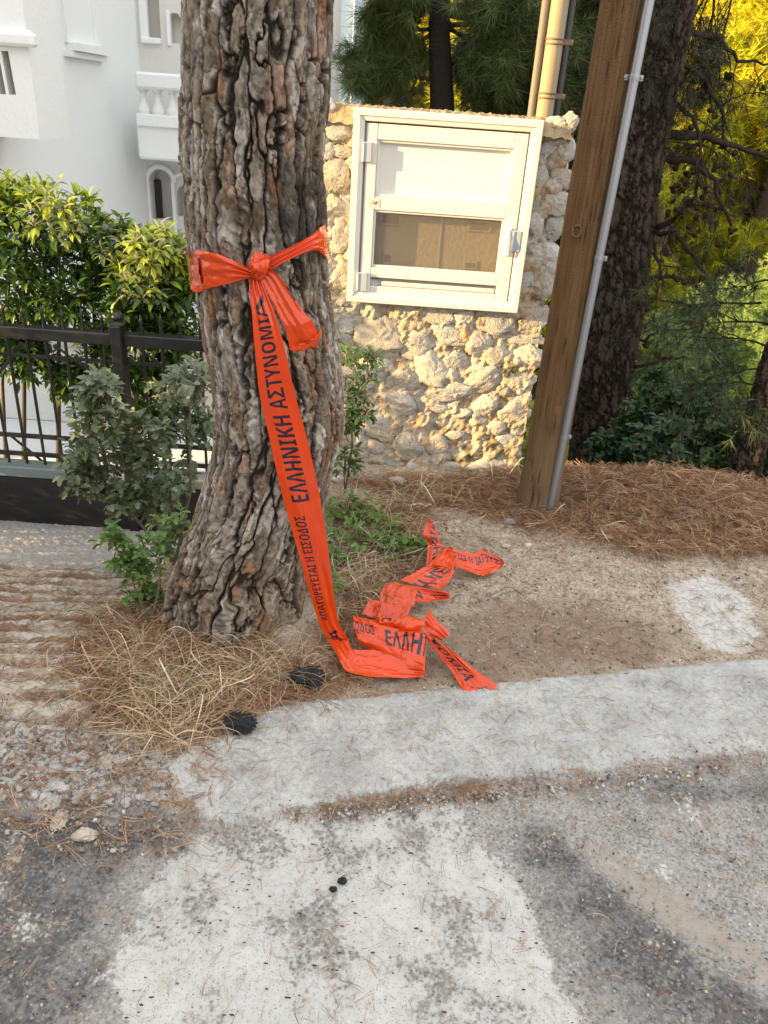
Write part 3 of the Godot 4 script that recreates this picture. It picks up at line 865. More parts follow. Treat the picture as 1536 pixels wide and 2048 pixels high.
# ---------------------------------------------------------------- fence
func build_fence() -> void:
	var black := mat(Color(0.012, 0.013, 0.014), 0.38)
	var z := -3.4
	var f := thing("metal_fence", "black metal fence with thin upright bars and a solid bottom panel", "fence", at_z(200, 1040, z))
	var bar := func(called: String, x0: float, y0: float, x1: float, y1: float, za: float, zb: float, bev := 0.004, m: Material = null) -> MeshInstance3D:
		var p := at_z(x0, y0, z); var q := at_z(x1, y1, z)
		var t := Shape.new()
		t.box(Vector3(minf(p.x, q.x), minf(p.y, q.y), z + zb), Vector3(maxf(p.x, q.x), maxf(p.y, q.y), z + za), bev)
		return put(called, t.mesh(m if m else black, false), f)
	bar.call("top_rail", -160, 662, 440, 681, 0.02, -0.045)
	bar.call("thin_rail", -160, 700, 440, 735, 0.004, -0.004, 0.001)
	bar.call("thin_rail", -160, 861, 440, 894, 0.004, -0.004, 0.001)
	bar.call("thin_rail", -160, 897, 440, 930, 0.004, -0.004, 0.001)
	var top_y := at_z(100, 930, z).y
	var green := mat(Color(0.16, 0.20, 0.2), 0.5)
	for r in [["bottom_panel", -0.6, top_y - 0.06, 0.03, -0.03, black], ["bottom_beam", top_y - 0.055, top_y - 0.0, 0.05, -0.05, green]]:
		var t := Shape.new()
		t.box(Vector3(-3.2, r[1], z + r[4]), Vector3(-0.8, r[2], z + r[3]), 0.006)
		put(r[0], t.mesh(r[5], false), f)
	var tops := at_z(0, 640, z).y
	var k := 0
	var x := -2.9
	while x < -0.82:
		var t := Shape.new()
		var y1 := tops + (0.02 if k % 2 == 0 else 0.03)
		t.box(Vector3(x - 0.006, top_y + 0.001, z - 0.006), Vector3(x + 0.006, y1, z + 0.006), 0.002)
		put("bar", t.mesh(black, false), f)
		var sp := Shape.new()
		sp.tube([Vector3(x, y1 - 0.002, z), Vector3(x, y1 + 0.02, z), Vector3(x, y1 + 0.05, z)], [0.006, 0.010, 0.001], 6)
		put("spear_tip", sp.mesh(black), f)
		x += 0.088; k += 1
	for post_px in [[247, 0], [-150, 1]]:
		var p := at_z(post_px[0], 760, z)
		var t := Shape.new()
		t.box(Vector3(p.x - 0.024, -0.55, z - 0.024), Vector3(p.x + 0.024, tops + 0.02, z + 0.055), 0.004)
		var post := put("post", t.mesh(black, false), f)
		var cap := Shape.new()
		var prof := [[0, .034], [.01, .034], [.012, .012], [.022, .02], [.034, .024], [.046, .018], [.054, .004], [.055, 0.0]]
		cap.grid(14, prof.size() - 1, func(i: int, j: int) -> Array:
			var an := TAU * i / 14.0
			return [Vector3(p.x + cos(an) * prof[j][1], tops + 0.02 + prof[j][0], z + 0.015 + sin(an) * prof[j][1])], true)
		put("post_cap", cap.mesh(black), post)
	for d in [[-20, 770, 40, 690], [110, 690, 220, 780], [150, 880, 60, 870], [270, 690, 400, 790], [20, 870, 100, 935]]:
		var t := Shape.new()
		t.tube([at_z(d[0], d[1], z - 0.08), at_z(d[2], d[3], z - 0.08)], [0.008, 0.008], 4)
		put("brace", t.mesh(black), f)

# ---------------------------------------------------------------- stones
func rock(seed_: int, sx: float, sy: float, sz: float, m: Material, nu := 24, nv := 16, facets := 14, bump := 0.05, tint := Color(0.5, 0.48, 0.44), slab := false) -> ArrayMesh:
	var r := RandomNumberGenerator.new(); r.seed = seed_
	var pl := []
	for k in facets:
		pl.append([Vector3(r.randfn(), r.randfn(), r.randfn()).normalized(), r.randf_range(0.68, 0.98)])
	if slab:      # a quarried stone: a broken polygon seen from the front, with a rough split face
		pl = []
		var sides := r.randi_range(4, 6)
		var a0 := r.randf_range(0, TAU)
		for k in sides:
			var a := a0 + TAU * (k + r.randf_range(-0.28, 0.28)) / sides
			pl.append([Vector3(cos(a), sin(a), r.randf_range(-0.1, 0.35)).normalized(), r.randf_range(0.74, 0.96)])
		for k in 5:
			pl.append([Vector3(r.randf_range(-0.8, 0.8), r.randf_range(-0.8, 0.8), 1).normalized(), r.randf_range(0.55, 0.85)])
	var n := noise(seed_, 1.6, 4)
	var n2 := noise(seed_ + 5, 3.2, 3)
	var s := Shape.new()
	s.grid(nu, nv, func(i: int, j: int) -> Array:
		var th := PI * j / nv
		var a := TAU * (i % nu) / nu
		var d := Vector3(sin(th) * cos(a), sin(th) * sin(a), cos(th))
		var rad := 1.0
		for q in pl:
			var dt: float = q[0].dot(d)
			if dt > 0.05: rad = minf(rad, q[1] / dt)
		rad *= 1.0 + bump * n.get_noise_3dv(d * 1.5) * 2.0 + bump * 0.5 * n2.get_noise_3dv(d * 3.0)
		var v := 1.0 + 0.35 * n2.get_noise_3dv(d * 1.3 + Vector3(7, 3, 1))
		return [Vector3(d.x * sx, d.y * sy, d.z * sz) * rad, Color(tint.r * v, tint.g * v, tint.b * v)])
	return s.mesh(m)

func build_stone_wall() -> void:
	var zf := -3.47
	var w := thing("stone_pillar", "rough limestone masonry pillar with tan mortar holding the meter cabinet", "stone wall", Vector3(0.13, 0, -3.65))
	var mm := relief(vmat(0.95, 0.2), 0.12, 0.5, 3.0, 15)
	var n := noise(51, 9.0, 4)
	var n2 := noise(52, 34.0, 4)
	var col := func(p: Vector3) -> Color:
		var a := n.get_noise_3dv(p * 0.8)
		var c := Color(0.38, 0.31, 0.225).lerp(Color(0.47, 0.44, 0.385), clampf(0.55 + a * 1.2 - p.x * 0.5, 0, 1))
		c = c.lerp(Color(0.40, 0.24, 0.13), clampf((n.get_noise_3dv(p * 1.3 + Vector3(4, 4, 4)) - 0.12) * 2.4, 0, 0.7))
		var moss := clampf((n.get_noise_3dv(p * 1.1 + Vector3(9, 1, 2)) - 0.18) * 4.0, 0, 1) * smoothstep(0.1, 0.5, p.x + 0.15)
		c = c.lerp(Color(0.10, 0.095, 0.045), moss * 0.8)
		return c * (1.0 + 0.3 * n2.get_noise_3dv(p))
	var s := Shape.new()
	var x0 := -0.47
	var x1 := 0.645
	var y1 := 1.545
	var rough := func(p: Vector3, nn: Vector3, amp: float) -> Array:
		return [p + nn * (n.get_noise_3dv(p) * amp + n2.get_noise_3dv(p) * amp * 0.5), col.call(p)]
	s.grid(150, 200, func(i: int, j: int) -> Array:
		var p := Vector3(lerpf(x0, x1, i / 150.0), lerpf(-0.15, y1, j / 200.0), zf - 0.012)
		if p.x > -0.21 and p.x < 0.50 and p.y > 0.83 and p.y < 1.52: p.z -= 0.15
		return rough.call(p, Vector3(0, 0, 1), 0.03))
	s.grid(50, 200, func(i: int, j: int) -> Array:
		var p := Vector3(x1, lerpf(-0.15, y1, j / 200.0), lerpf(zf - 0.012, zf - 0.4, i / 50.0))
		return rough.call(p, Vector3(1, 0, 0.3) if i > 0 else Vector3(0, 0, 1), 0.02))
	s.grid(50, 100, func(i: int, j: int) -> Array:
		var p := Vector3(x0, lerpf(-0.15, y1, j / 100.0), lerpf(zf - 0.4, zf - 0.012, i / 50.0))
		return rough.call(p, Vector3(-1, 0, 0), 0.015))
	s.grid(20, 40, func(i: int, j: int) -> Array: return [Vector3(lerpf(x1, x0, i / 20.0), lerpf(-0.15, y1, j / 40.0), zf - 0.4), Color(0.3, 0.26, 0.2)])
	put("mortar", s.mesh(mm), w)
	s = Shape.new()
	s.grid(150, 60, func(i: int, j: int) -> Array:
		var u := i / 150.0
		var v := j / 60.0
		var p := Vector3(lerpf(x0 - 0.01, x1 + 0.015, u), y1 - 0.01, zf + 0.02 - v * 0.45)
		var e := smoothstep(0.0, 0.10, v) * smoothstep(1.0, 0.9, v) * smoothstep(0.0, 0.03, u) * smoothstep(1.0, 0.97, u)
		p.y += e * 0.035 + e * (n.get_noise_2d(p.x * 3.0, p.z * 3.0) * 0.012 + n2.get_noise_2d(p.x, p.z) * 0.012) - (1.0 - e) * 0.035 * (0.8 + 0.3 * n.get_noise_2d(p.x * 2.0, 3.0))
		var c := Color(0.30, 0.20, 0.11).lerp(Color(0.42, 0.33, 0.2), clampf(0.5 + n2.get_noise_2d(p.x * 0.6, p.z * 0.6) * 1.4, 0, 1))
		return [p, c])
	put("mortar_cap", s.mesh(mm), w)
	var sm := relief(vmat(0.85, 0.3), 0.10, 0.35, 4.0, 25)
	var list := [756, 676, 92, 68, 0, 866, 632, 78, 28, 5, 929, 640, 36, 38, 0, 986, 649, 70, 34, 5, 1016, 653, 28, 22, 0, 1068, 643, 62, 42, -30, 830, 692, 60, 46, -8, 903, 673, 68, 32, 20,
		958, 692, 44, 46, 10, 996, 719, 50, 36, 28, 1047, 680, 74, 22, 0, 1059, 719, 52, 50, -25, 866, 738, 66, 62, 0, 912, 722, 40, 32, 0, 762, 732, 48, 26, 10, 811, 762, 64, 40, -12,
		960, 760, 74, 46, -40, 897, 787, 76, 30, -15, 995, 759, 18, 38, 15, 1038, 765, 64, 40, 5, 723, 768, 48, 24, 0, 802, 808, 64, 36, 25, 762, 857, 62, 44, 25, 973, 811, 46, 34, -30,
		921, 828, 36, 18, -10, 879, 819, 34, 15, 5, 1031, 829, 54, 38, -10, 1047, 799, 34, 18, -10, 820, 894, 54, 50, -10, 872, 893, 40, 34, 0, 992, 857, 34, 24, -25, 1037, 863, 28, 20, 0,
		1013, 891, 54, 36, -5, 894, 943, 68, 32, 0, 986, 941, 94, 36, -3, 830, 940, 36, 26, 10, 909, 872, 32, 16, -20, 707, 909, 46, 15, 5, 747, 897, 36, 26, 20, 692, 686, 26, 34, 0,
		690, 655, 28, 26, 0, 697, 747, 34, 20, 0, 713, 860, 30, 22, 0, 1013, 917, 40, 14, 0, 700, 935, 40, 18, 0]
	list += [1098, 306, 38, 44, 0, 1133, 299, 34, 48, 0, 1083, 353, 26, 40, 0, 1127, 357, 42, 40, 0, 1112, 407, 54, 46, 0, 1072, 400, 22, 40, 0, 1067, 457, 34, 50, 0, 1110, 457, 34, 44, 0,
		1088, 517, 72, 52, 0, 1054, 565, 34, 50, 0, 1092, 572, 42, 62, 20, 1112, 250, 36, 28, 0, 1143, 245, 28, 38, 0, 667, 260, 60, 34, 0, 655, 214, 26, 30, 0, 682, 303, 36, 22, 0,
		670, 353, 54, 60, 0, 662, 415, 44, 46, 0, 690, 420, 24, 40, 0, 672, 480, 40, 46, 0, 684, 545, 26, 46, 0, 688, 602, 26, 24, 0, 655, 303, 24, 30, 0, 640, 640, 40, 40, 0, 640, 560, 40, 46, 0]
	for k in range(0, list.size(), 5):
		var p := at_z(list[k], list[k + 1], zf)
		var q := at_z(list[k] + list[k + 2] * 0.5, list[k + 1], zf).distance_to(p)
		var u := at_z(list[k], list[k + 1] + list[k + 3] * 0.5, zf).distance_to(p)
		var deep := clampf(minf(q, u) * rr(0.6, 0.95), 0.018, 0.045)
		var warm := rr(0, 1)
		var tint := Color(0.44, 0.43, 0.41).lerp(Color(0.42, 0.36, 0.285), warm * 0.8) * rr(0.8, 1.1)
		var o := put("stone", rock(600 + k, q * 1.26, u * 1.26, deep * 0.7, sm, 36, 24, 16, 0.13, tint, true), w)
		o.position = p - w.position - Vector3(0, 0, 0.012)
		if list[k] > 1085 or (p.x > 0.55): o.position.z -= 0.01
		o.rotation.z = deg_to_rad(-list[k + 4])
		o.rotation.x = rr(-0.12, 0.12); o.rotation.y = rr(-0.15, 0.15)
	for k in 16:     # stones of the side that faces the pole
		var o := put("stone", rock(900 + k, 0.055, rr(0.035, 0.055), rr(0.06, 0.09), sm, 20, 14, 14, 0.07, Color(0.48, 0.45, 0.4), false), w)
		o.position = Vector3(x1 - 0.025, 0.08 + (k / 2) * 0.19 + rr(-0.02, 0.02), zf - 0.12 - (k % 2) * 0.17) - w.position
		o.rotation.x = rr(-0.3, 0.3)

# ---------------------------------------------------------------- meter cabinet
func build_cabinet() -> void:
	var zo := -3.415
	var tl := at_z(708, 214, zo)
	var w := 0.752
	var h := 0.757
	var c := thing("meter_cabinet", "cream aluminium meter cabinet door with a lower glass pane set in the stone pillar", "meter cabinet", Vector3(tl.x + w * 0.5, tl.y - h, zo))
	var paint := mat(Color(0.70, 0.66, 0.60), 0.42)
	var m_in := mat(Color(0.72, 0.70, 0.64), 0.5)
	var bx := func(called: String, x0: float, y0: float, x1: float, y1: float, za: float, zb: float, m: Material, bev := 0.003, par: Node3D = null) -> MeshInstance3D:
		var s := Shape.new()
		s.box(Vector3(tl.x + x0, tl.y - y1, zo + zb), Vector3(tl.x + x1, tl.y - y0, zo + za), bev)
		return put(called, s.mesh(m, false), par if par else c)
	# outer frame: four mitred members with a stepped profile
	var o := 0.046
	for k in 4:
		var s := Shape.new()
		var cr := [Vector2(0, 0), Vector2(w, 0), Vector2(w, h), Vector2(0, h)]
		var ci := [Vector2(o, o), Vector2(w - o, o), Vector2(w - o, h - o), Vector2(o, h - o)]
		var prof := [[0.0, -0.075], [0.0, -0.006], [0.08, 0.0], [0.55, 0.0], [0.62, -0.005], [0.95, -0.008], [1.0, -0.014], [1.0, -0.075]]
		var a: Vector2 = cr[k]; var b: Vector2 = cr[(k + 1) % 4]; var ai: Vector2 = ci[k]; var bi: Vector2 = ci[(k + 1) % 4]
		var gap := (b - a).normalized() * 0.0006
		for q in prof.size() - 1:
			var P := func(e: Vector2, f: Vector2, r: Array) -> Vector3:
				var m2: Vector2 = e.lerp(f, r[0])
				return Vector3(tl.x + m2.x, tl.y - m2.y, zo + r[1])
			s.flat_quad(P.call(a + gap, ai + gap, prof[q + 1]), P.call(b - gap, bi - gap, prof[q + 1]), P.call(b - gap, bi - gap, prof[q]), P.call(a + gap, ai + gap, prof[q]))
		put("outer_frame", s.mesh(paint, false), c)
	# the door
	var d0 := -0.012
	var d1 := -0.045
	var L := 0.054
	var R := 0.700
	bx.call("door_stile", L, 0.052, 0.099, 0.727, d0, d1, paint)
	bx.call("door_stile", 0.647, 0.052, R, 0.727, d0, d1, paint)
	bx.call("door_rail", 0.0995, 0.052, 0.6465, 0.110, d0 - 0.001, d1, paint)
	bx.call("door_rail", 0.0995, 0.322, 0.6465, 0.374, d0 - 0.001, d1, paint)
	bx.call("door_rail", 0.0995, 0.605, 0.6465, 0.648, d0 - 0.001, d1, paint)
	bx.call("door_rail", 0.0995, 0.684, 0.6465, 0.727, d0 - 0.001, d1, paint)
	# glazing beads
	for r in [[0.099, 0.110, 0.647, 0.322], [0.099, 0.374, 0.647, 0.605]]:
		bx.call("glazing_bead", r[0] + 0.0005, r[1] + 0.0005, r[0] + 0.009, r[3] - 0.0005, d0 - 0.008, d1, paint, 0.002)
		bx.call("glazing_bead", r[2] - 0.009, r[1] + 0.0005, r[2] - 0.0005, r[3] - 0.0005, d0 - 0.008, d1, paint, 0.002)
		bx.call("glazing_bead", r[0] + 0.0095, r[1] + 0.0005, r[2] - 0.0095, r[1] + 0.009, d0 - 0.0082, d1, paint, 0.002)
		bx.call("glazing_bead", r[0] + 0.0095, r[3] - 0.009, r[2] - 0.0095, r[3] - 0.0005, d0 - 0.0082, d1, paint, 0.002)
	bx.call("upper_panel", 0.1, 0.112, 0.646, 0.32, -0.040, -0.044, mat(Color(0.74, 0.72, 0.66), 0.35), 0.0)
	bx.call("side_reveal", 0.7005, 0.05, 0.712, 0.73, -0.03, -0.07, mat(Color(0.45, 0.43, 0.4), 0.6), 0.001)
	bx.call("side_reveal", 0.0465, 0.05, 0.0535, 0.73, -0.03, -0.07, mat(Color(0.45, 0.43, 0.4), 0.6), 0.001)
	var glass := StandardMaterial3D.new()
	glass.transparency = BaseMaterial3D.TRANSPARENCY_ALPHA; glass.albedo_color = Color(0.62, 0.57, 0.48, 0.12); glass.roughness = 0.03
	bx.call("glass_pane", 0.1, 0.376, 0.646, 0.604, -0.0295, -0.0325, glass, 0.0)
	# inside: backboard and meters
	var tan_ := relief(mat(Color(0.27, 0.22, 0.15), 0.8), 0.05, 0.2, 3.0)
	bx.call("backboard", 0.05, 0.34, 0.70, 0.72, -0.075, -0.08, tan_, 0.0)
	var meter := mat(Color(0.05, 0.05, 0.05), 0.5)
	var frame := mat(Color(0.26, 0.24, 0.2), 0.6)
	for r in [[0.125, 0.385, 0.215, 0.438, 0.01], [0.145, 0.55, 0.19, 0.598, 0.006], [0.50, 0.39, 0.60, 0.44, 0.008], [0.50, 0.56, 0.56, 0.597, 0.005]]:
		var mt: MeshInstance3D = bx.call("meter", r[0], r[1], r[2], r[3], -0.0745 + r[4], -0.0747, frame if r[0] < 0.4 else tan_, 0.002)
		bx.call("meter_window", r[0] + 0.008, r[1] + 0.008, r[2] - 0.008, r[3] - 0.008, -0.0743 + r[4], -0.0746 + r[4], meter if r[0] < 0.4 else mat(Color(0.12, 0.09, 0.06), 0.5), 0.0, mt)
	bx.call("conduit_strip", 0.385, 0.38, 0.392, 0.60, -0.07, -0.0748, frame, 0.001)
	# slot under the glass
	bx.call("slot_back", 0.1, 0.649, 0.646, 0.683, -0.030, -0.034, mat(Color(0.5, 0.5, 0.5), 0.5), 0.0)
	bx.call("slot_trim", 0.105, 0.651, 0.64, 0.656, -0.016, -0.0295, mat(Color(0.1, 0.1, 0.1), 0.6), 0.001)
	bx.call("slot_louvre", 0.145, 0.662, 0.64, 0.682, -0.018, -0.0295, paint, 0.004)
	# hinges, latch, sticker
	var grey := mat(Color(0.36, 0.40, 0.45), 0.55)
	for r in [[0.046, 0.12, 0.078, 0.195], [0.047, 0.628, 0.085, 0.708], [0.690, 0.415, 0.722, 0.50]]:
		var hg: MeshInstance3D = bx.call("hinge", r[0], r[1], r[2], r[3], 0.0025, -0.0118, grey, 0.002)
		var pin := Shape.new()
		pin.tube([Vector3(tl.x + r[0] - 0.002, tl.y - r[3] + 0.003, zo + 0.003), Vector3(tl.x + r[0] - 0.002, tl.y - r[1] - 0.003, zo + 0.003)], [0.004, 0.004], 8)
		put("hinge_pin", pin.mesh(mat(Color(0.6, 0.6, 0.58), 0.4)), hg)
	var hd := Shape.new()
	hd.box(Vector3(tl.x + 0.660, tl.y - 0.520, zo - 0.0118), Vector3(tl.x + 0.680, tl.y - 0.405, zo - 0.002), 0.003)
	var han := put("latch", hd.mesh(mat(Color(0.8, 0.8, 0.78), 0.35), false), c)
	hd = Shape.new()
	hd.tube([Vector3(tl.x + 0.668, tl.y - 0.515, zo + 0.006), Vector3(tl.x + 0.668, tl.y - 0.47, zo + 0.014), Vector3(tl.x + 0.668, tl.y - 0.41, zo + 0.002)], [0.004, 0.006, 0.006], 8)
	put("lever", hd.mesh(mat(Color(0.75, 0.75, 0.74), 0.3)), han)
	var im := Image.create(64, 40, false, Image.FORMAT_RGB8)
	im.fill(Color(0.74, 0.74, 0.72))
	rng.seed = 5
	for k in 26: im.fill_rect(Rect2i(rng.randi_range(14, 52), rng.randi_range(10, 28), rng.randi_range(2, 8), rng.randi_range(2, 5)), [Color(0.5, 0.35, 0.3), Color(0.25, 0.4, 0.35), Color(0.35, 0.35, 0.4), Color(0.9, 0.9, 0.88)][k % 4])
	var sm := StandardMaterial3D.new(); sm.albedo_texture = ImageTexture.create_from_image(im); sm.roughness = 0.4
	var s := Shape.new()
	var q := Vector3(tl.x + 0.070, tl.y - 0.366, zo - 0.0112)
	s.flat_quad(q, q + Vector3(0.052, 0, 0), q + Vector3(0.052, 0.036, 0), q + Vector3(0, 0.036, 0))
	put("sticker", s.mesh(sm, false), c)

# ---------------------------------------------------------------- pole, conduit, mast
func build_poles() -> void:
	var base := on_ground(1074, 1012)
	var wood := relief(vmat(0.85, 0.25), 0.06, 0.3, 6.0, 45)
	var n := noise(61, 1.0, 4)
	var crack := noise(62, 1.0, 2)
	var p := thing("utility_pole", "brown weathered wooden utility pole standing right of the stone pillar", "utility pole", base)
	var s := Shape.new()
	var knots := [[1153, 462], [1076, 975], [1105, 850], [1190, 270]]
	var kp := []
	for k in knots: kp.append(at_z(k[0], k[1], base.z + 0.075))
	s.grid(120, 420, func(i: int, j: int) -> Array:
		var y := lerpf(-0.2, 3.9, j / 420.0)
		var r := lerpf(0.087, 0.072, clampf(y / 3.0, 0, 1)) + 0.008 * exp(-y * 6.0)
		var a := TAU * i / 120.0
		var g := n.get_noise_3d(cos(a) * 3.0, y * 1.2, sin(a) * 3.0)
		var f := n.get_noise_3d(cos(a) * 14.0, y * 2.5, sin(a) * 14.0)
		var ck := absf(crack.get_noise_3d(cos(a) * 5.0 + y * 0.12, y * 0.35, sin(a) * 5.0))
		var cr := smoothstep(0.035, 0.0, ck)
		var q := Vector3(base.x + cos(a) * r, base.y + y, base.z + sin(a) * r)
		var col := Color(0.085, 0.046, 0.021).lerp(Color(0.165, 0.098, 0.048), clampf(0.5 + 0.9 * f + 0.4 * g, 0, 1))
		col = col.lerp(Color(0.19, 0.14, 0.085), smoothstep(0.7, 0.0, y) * 0.6)
		for k in kp:
			var d: float = Vector2(q.x - k.x, (q.y - k.y) * 0.75).length()
			if q.z > base.z and d < 0.05:
				var ring := 0.5 + 0.5 * sin(d * 900.0)
				col = col.lerp(Color(0.10, 0.055, 0.03), (1.0 - d / 0.05) * (0.4 + 0.5 * ring))
				r += 0.005 * exp(-d * d / 0.0004) - 0.004 * exp(-d * d / 0.00004)
		r += 0.0015 * f - 0.006 * cr + 0.003 * g
		col = col.lerp(Color(0.05, 0.03, 0.018), cr * 0.8)
		return [Vector3(base.x + cos(a) * r, base.y + y, base.z + sin(a) * r), col], true)
	put("shaft", s.mesh(wood), p)
	for k in [0, 1]:
		s = Shape.new()
		var c: Vector3 = kp[k] + Vector3(0, 0, 0.006)
		var pts := []; var rd := []
		for q in 15:
			pts.append(c + Vector3(cos(TAU * q / 14.0) * 0.016, sin(TAU * q / 14.0) * 0.021, -0.002)); rd.append(0.0035)
		s.tube(pts, rd, 6, Color(0.16, 0.09, 0.05))
		put("knot", s.mesh(wood), p)
	# conduit
	var zc := base.z + 0.085
	var c0 := on_ground(1100, 1016); c0.z = zc; c0.x = at_z(1100, 1016, zc).x
	var steel := mat(Color(0.30, 0.315, 0.34), 0.42); steel.metallic = 0.75
	var c1 := at_z(1301, -10, zc)
	var cd := thing("steel_conduit", "galvanised steel conduit clipped along the wooden utility pole", "pipe", c0)
	s = Shape.new()
	var dirn := (c1 - c0).normalized()
	var cp := []; var cr2 := []
	for k in 30:
		cp.append(c0 - dirn * 0.05 + dirn * 3.6 * k / 29.0); cr2.append(0.0165)
	s.tube(cp, cr2, 20)
	put("pipe", s.mesh(relief(steel, 0.03, 0.04, 8.0)), cd)
	for b in [[1267, 155], [1193, 517], [1122, 875]]:
		var t := (at_z(b[0], b[1], zc) - c0).dot(dirn)
		var m := c0 + dirn * t
		s = Shape.new()
		s.box(m + Vector3(-0.038, -0.009, -0.019), m + Vector3(-0.0172, 0.009, -0.012), 0.001)
		s.box(m + Vector3(0.0172, -0.009, -0.019), m + Vector3(0.034, 0.009, -0.012), 0.001)
		s.tube([m - dirn * 0.009, m - dirn * 0.0088, m + dirn * 0.0088, m + dirn * 0.009], [0.0168, 0.0185, 0.0185, 0.0168], 20)
		var br := put("clip", s.mesh(steel, false), cd)
		for sx in [-0.029, 0.027]:
			s = Shape.new()
			s.tube([m + Vector3(sx, 0, -0.013), m + Vector3(sx, 0, -0.0085), m + Vector3(sx, 0, -0.008)], [0.0055, 0.005, 0.002], 8)
			put("screw", s.mesh(steel), br)
	# pipe mast behind the stone pillar
	var zm := -4.3
	var m0 := at_z(1090, 222, zm); var m1 := at_z(1112, 0, zm)
	var dm := Vector3(0, 1, 0)
	var mast := thing("pipe_mast", "beige banded pipe mast with black cable behind the stone pillar", "pipe", Vector3(m0.x, -0.6, zm))
	var beige := relief(mat(Color(0.30, 0.235, 0.15), 0.6), 0.05, 0.1, 4.0)
	s = Shape.new()
	var foot := Vector3(m0.x, -0.6, zm)
	var mp := []; var mr := []
	for k in 12: mp.append(foot + dm * 4.6 * k / 11.0); mr.append(0.042)
	s.tube(mp, mr, 24)
	put("pipe", s.mesh(beige), mast)
	s = Shape.new()
	s.tube([foot + Vector3(-0.062, 0, -0.03), foot + Vector3(-0.062, 4.6, -0.03)], [0.019, 0.019], 12)
	put("thin_pipe", s.mesh(mat(Color(0.17, 0.145, 0.11), 0.6)), mast)
	s = Shape.new()
	s.tube([foot + Vector3(0.055, 0, 0.0), foot + Vector3(0.057, 2.0, 0.004), foot + Vector3(0.054, 4.6, 0)], [0.016, 0.016, 0.016], 12)
	put("cable", s.mesh(mat(Color(0.02, 0.02, 0.02), 0.5)), mast)
	for py in [192, 83]:
		var q := at_z(1098, py, zm)
		s = Shape.new()
		for e in [-0.014, 0.006]:
			s.tube([Vector3(m0.x, q.y + e, zm), Vector3(m0.x, q.y + e + 0.0005, zm), Vector3(m0.x, q.y + e + 0.0075, zm), Vector3(m0.x, q.y + e + 0.008, zm)], [0.04, 0.046, 0.046, 0.04], 24)
		s.box(Vector3(m0.x + 0.03, q.y - 0.012, zm + 0.012), Vector3(m0.x + 0.085, q.y + 0.012, zm + 0.02), 0.002)
		put("band", s.mesh(mat(Color(0.16, 0.10, 0.06), 0.6), false), mast)

# ---------------------------------------------------------------- dark trees by the slope
func pine_spray(o: Node3D, starts: Array, bark: Material, tuft: Mesh, tint: Color, per: int, level: int, wild := 0.4, droop := 0.5, called := "crown") -> Array:
	var s := Shape.new()
	var tips := []
	for b in starts:
		grow(s, b[0], b[1], b[2], b[3], level, tips, droop, Color(0.05, 0.038, 0.028), wild)
	put("limbs", s.mesh(bark), o)
	var xf := []; var cols := []
	for t in tips:
		for k in per:
			var d: Vector3 = t[1] + Vector3(rr(-1, 1), rr(-1, 1), rr(-1, 1)) * 0.7
			xf.append(Transform3D(facing(d, rr(0, TAU)).scaled(Vector3.ONE * rr(0.7, 1.25)), t[0] + Vector3(rr(-1, 1), rr(-1, 1), rr(-1, 1)) * 0.05))
			var v := rr(0.6, 1.4)
			cols.append(Color(tint.r * v, tint.g * v, tint.b * v))
	if xf.size(): many(called, tuft, xf, cols, o)
	return tips

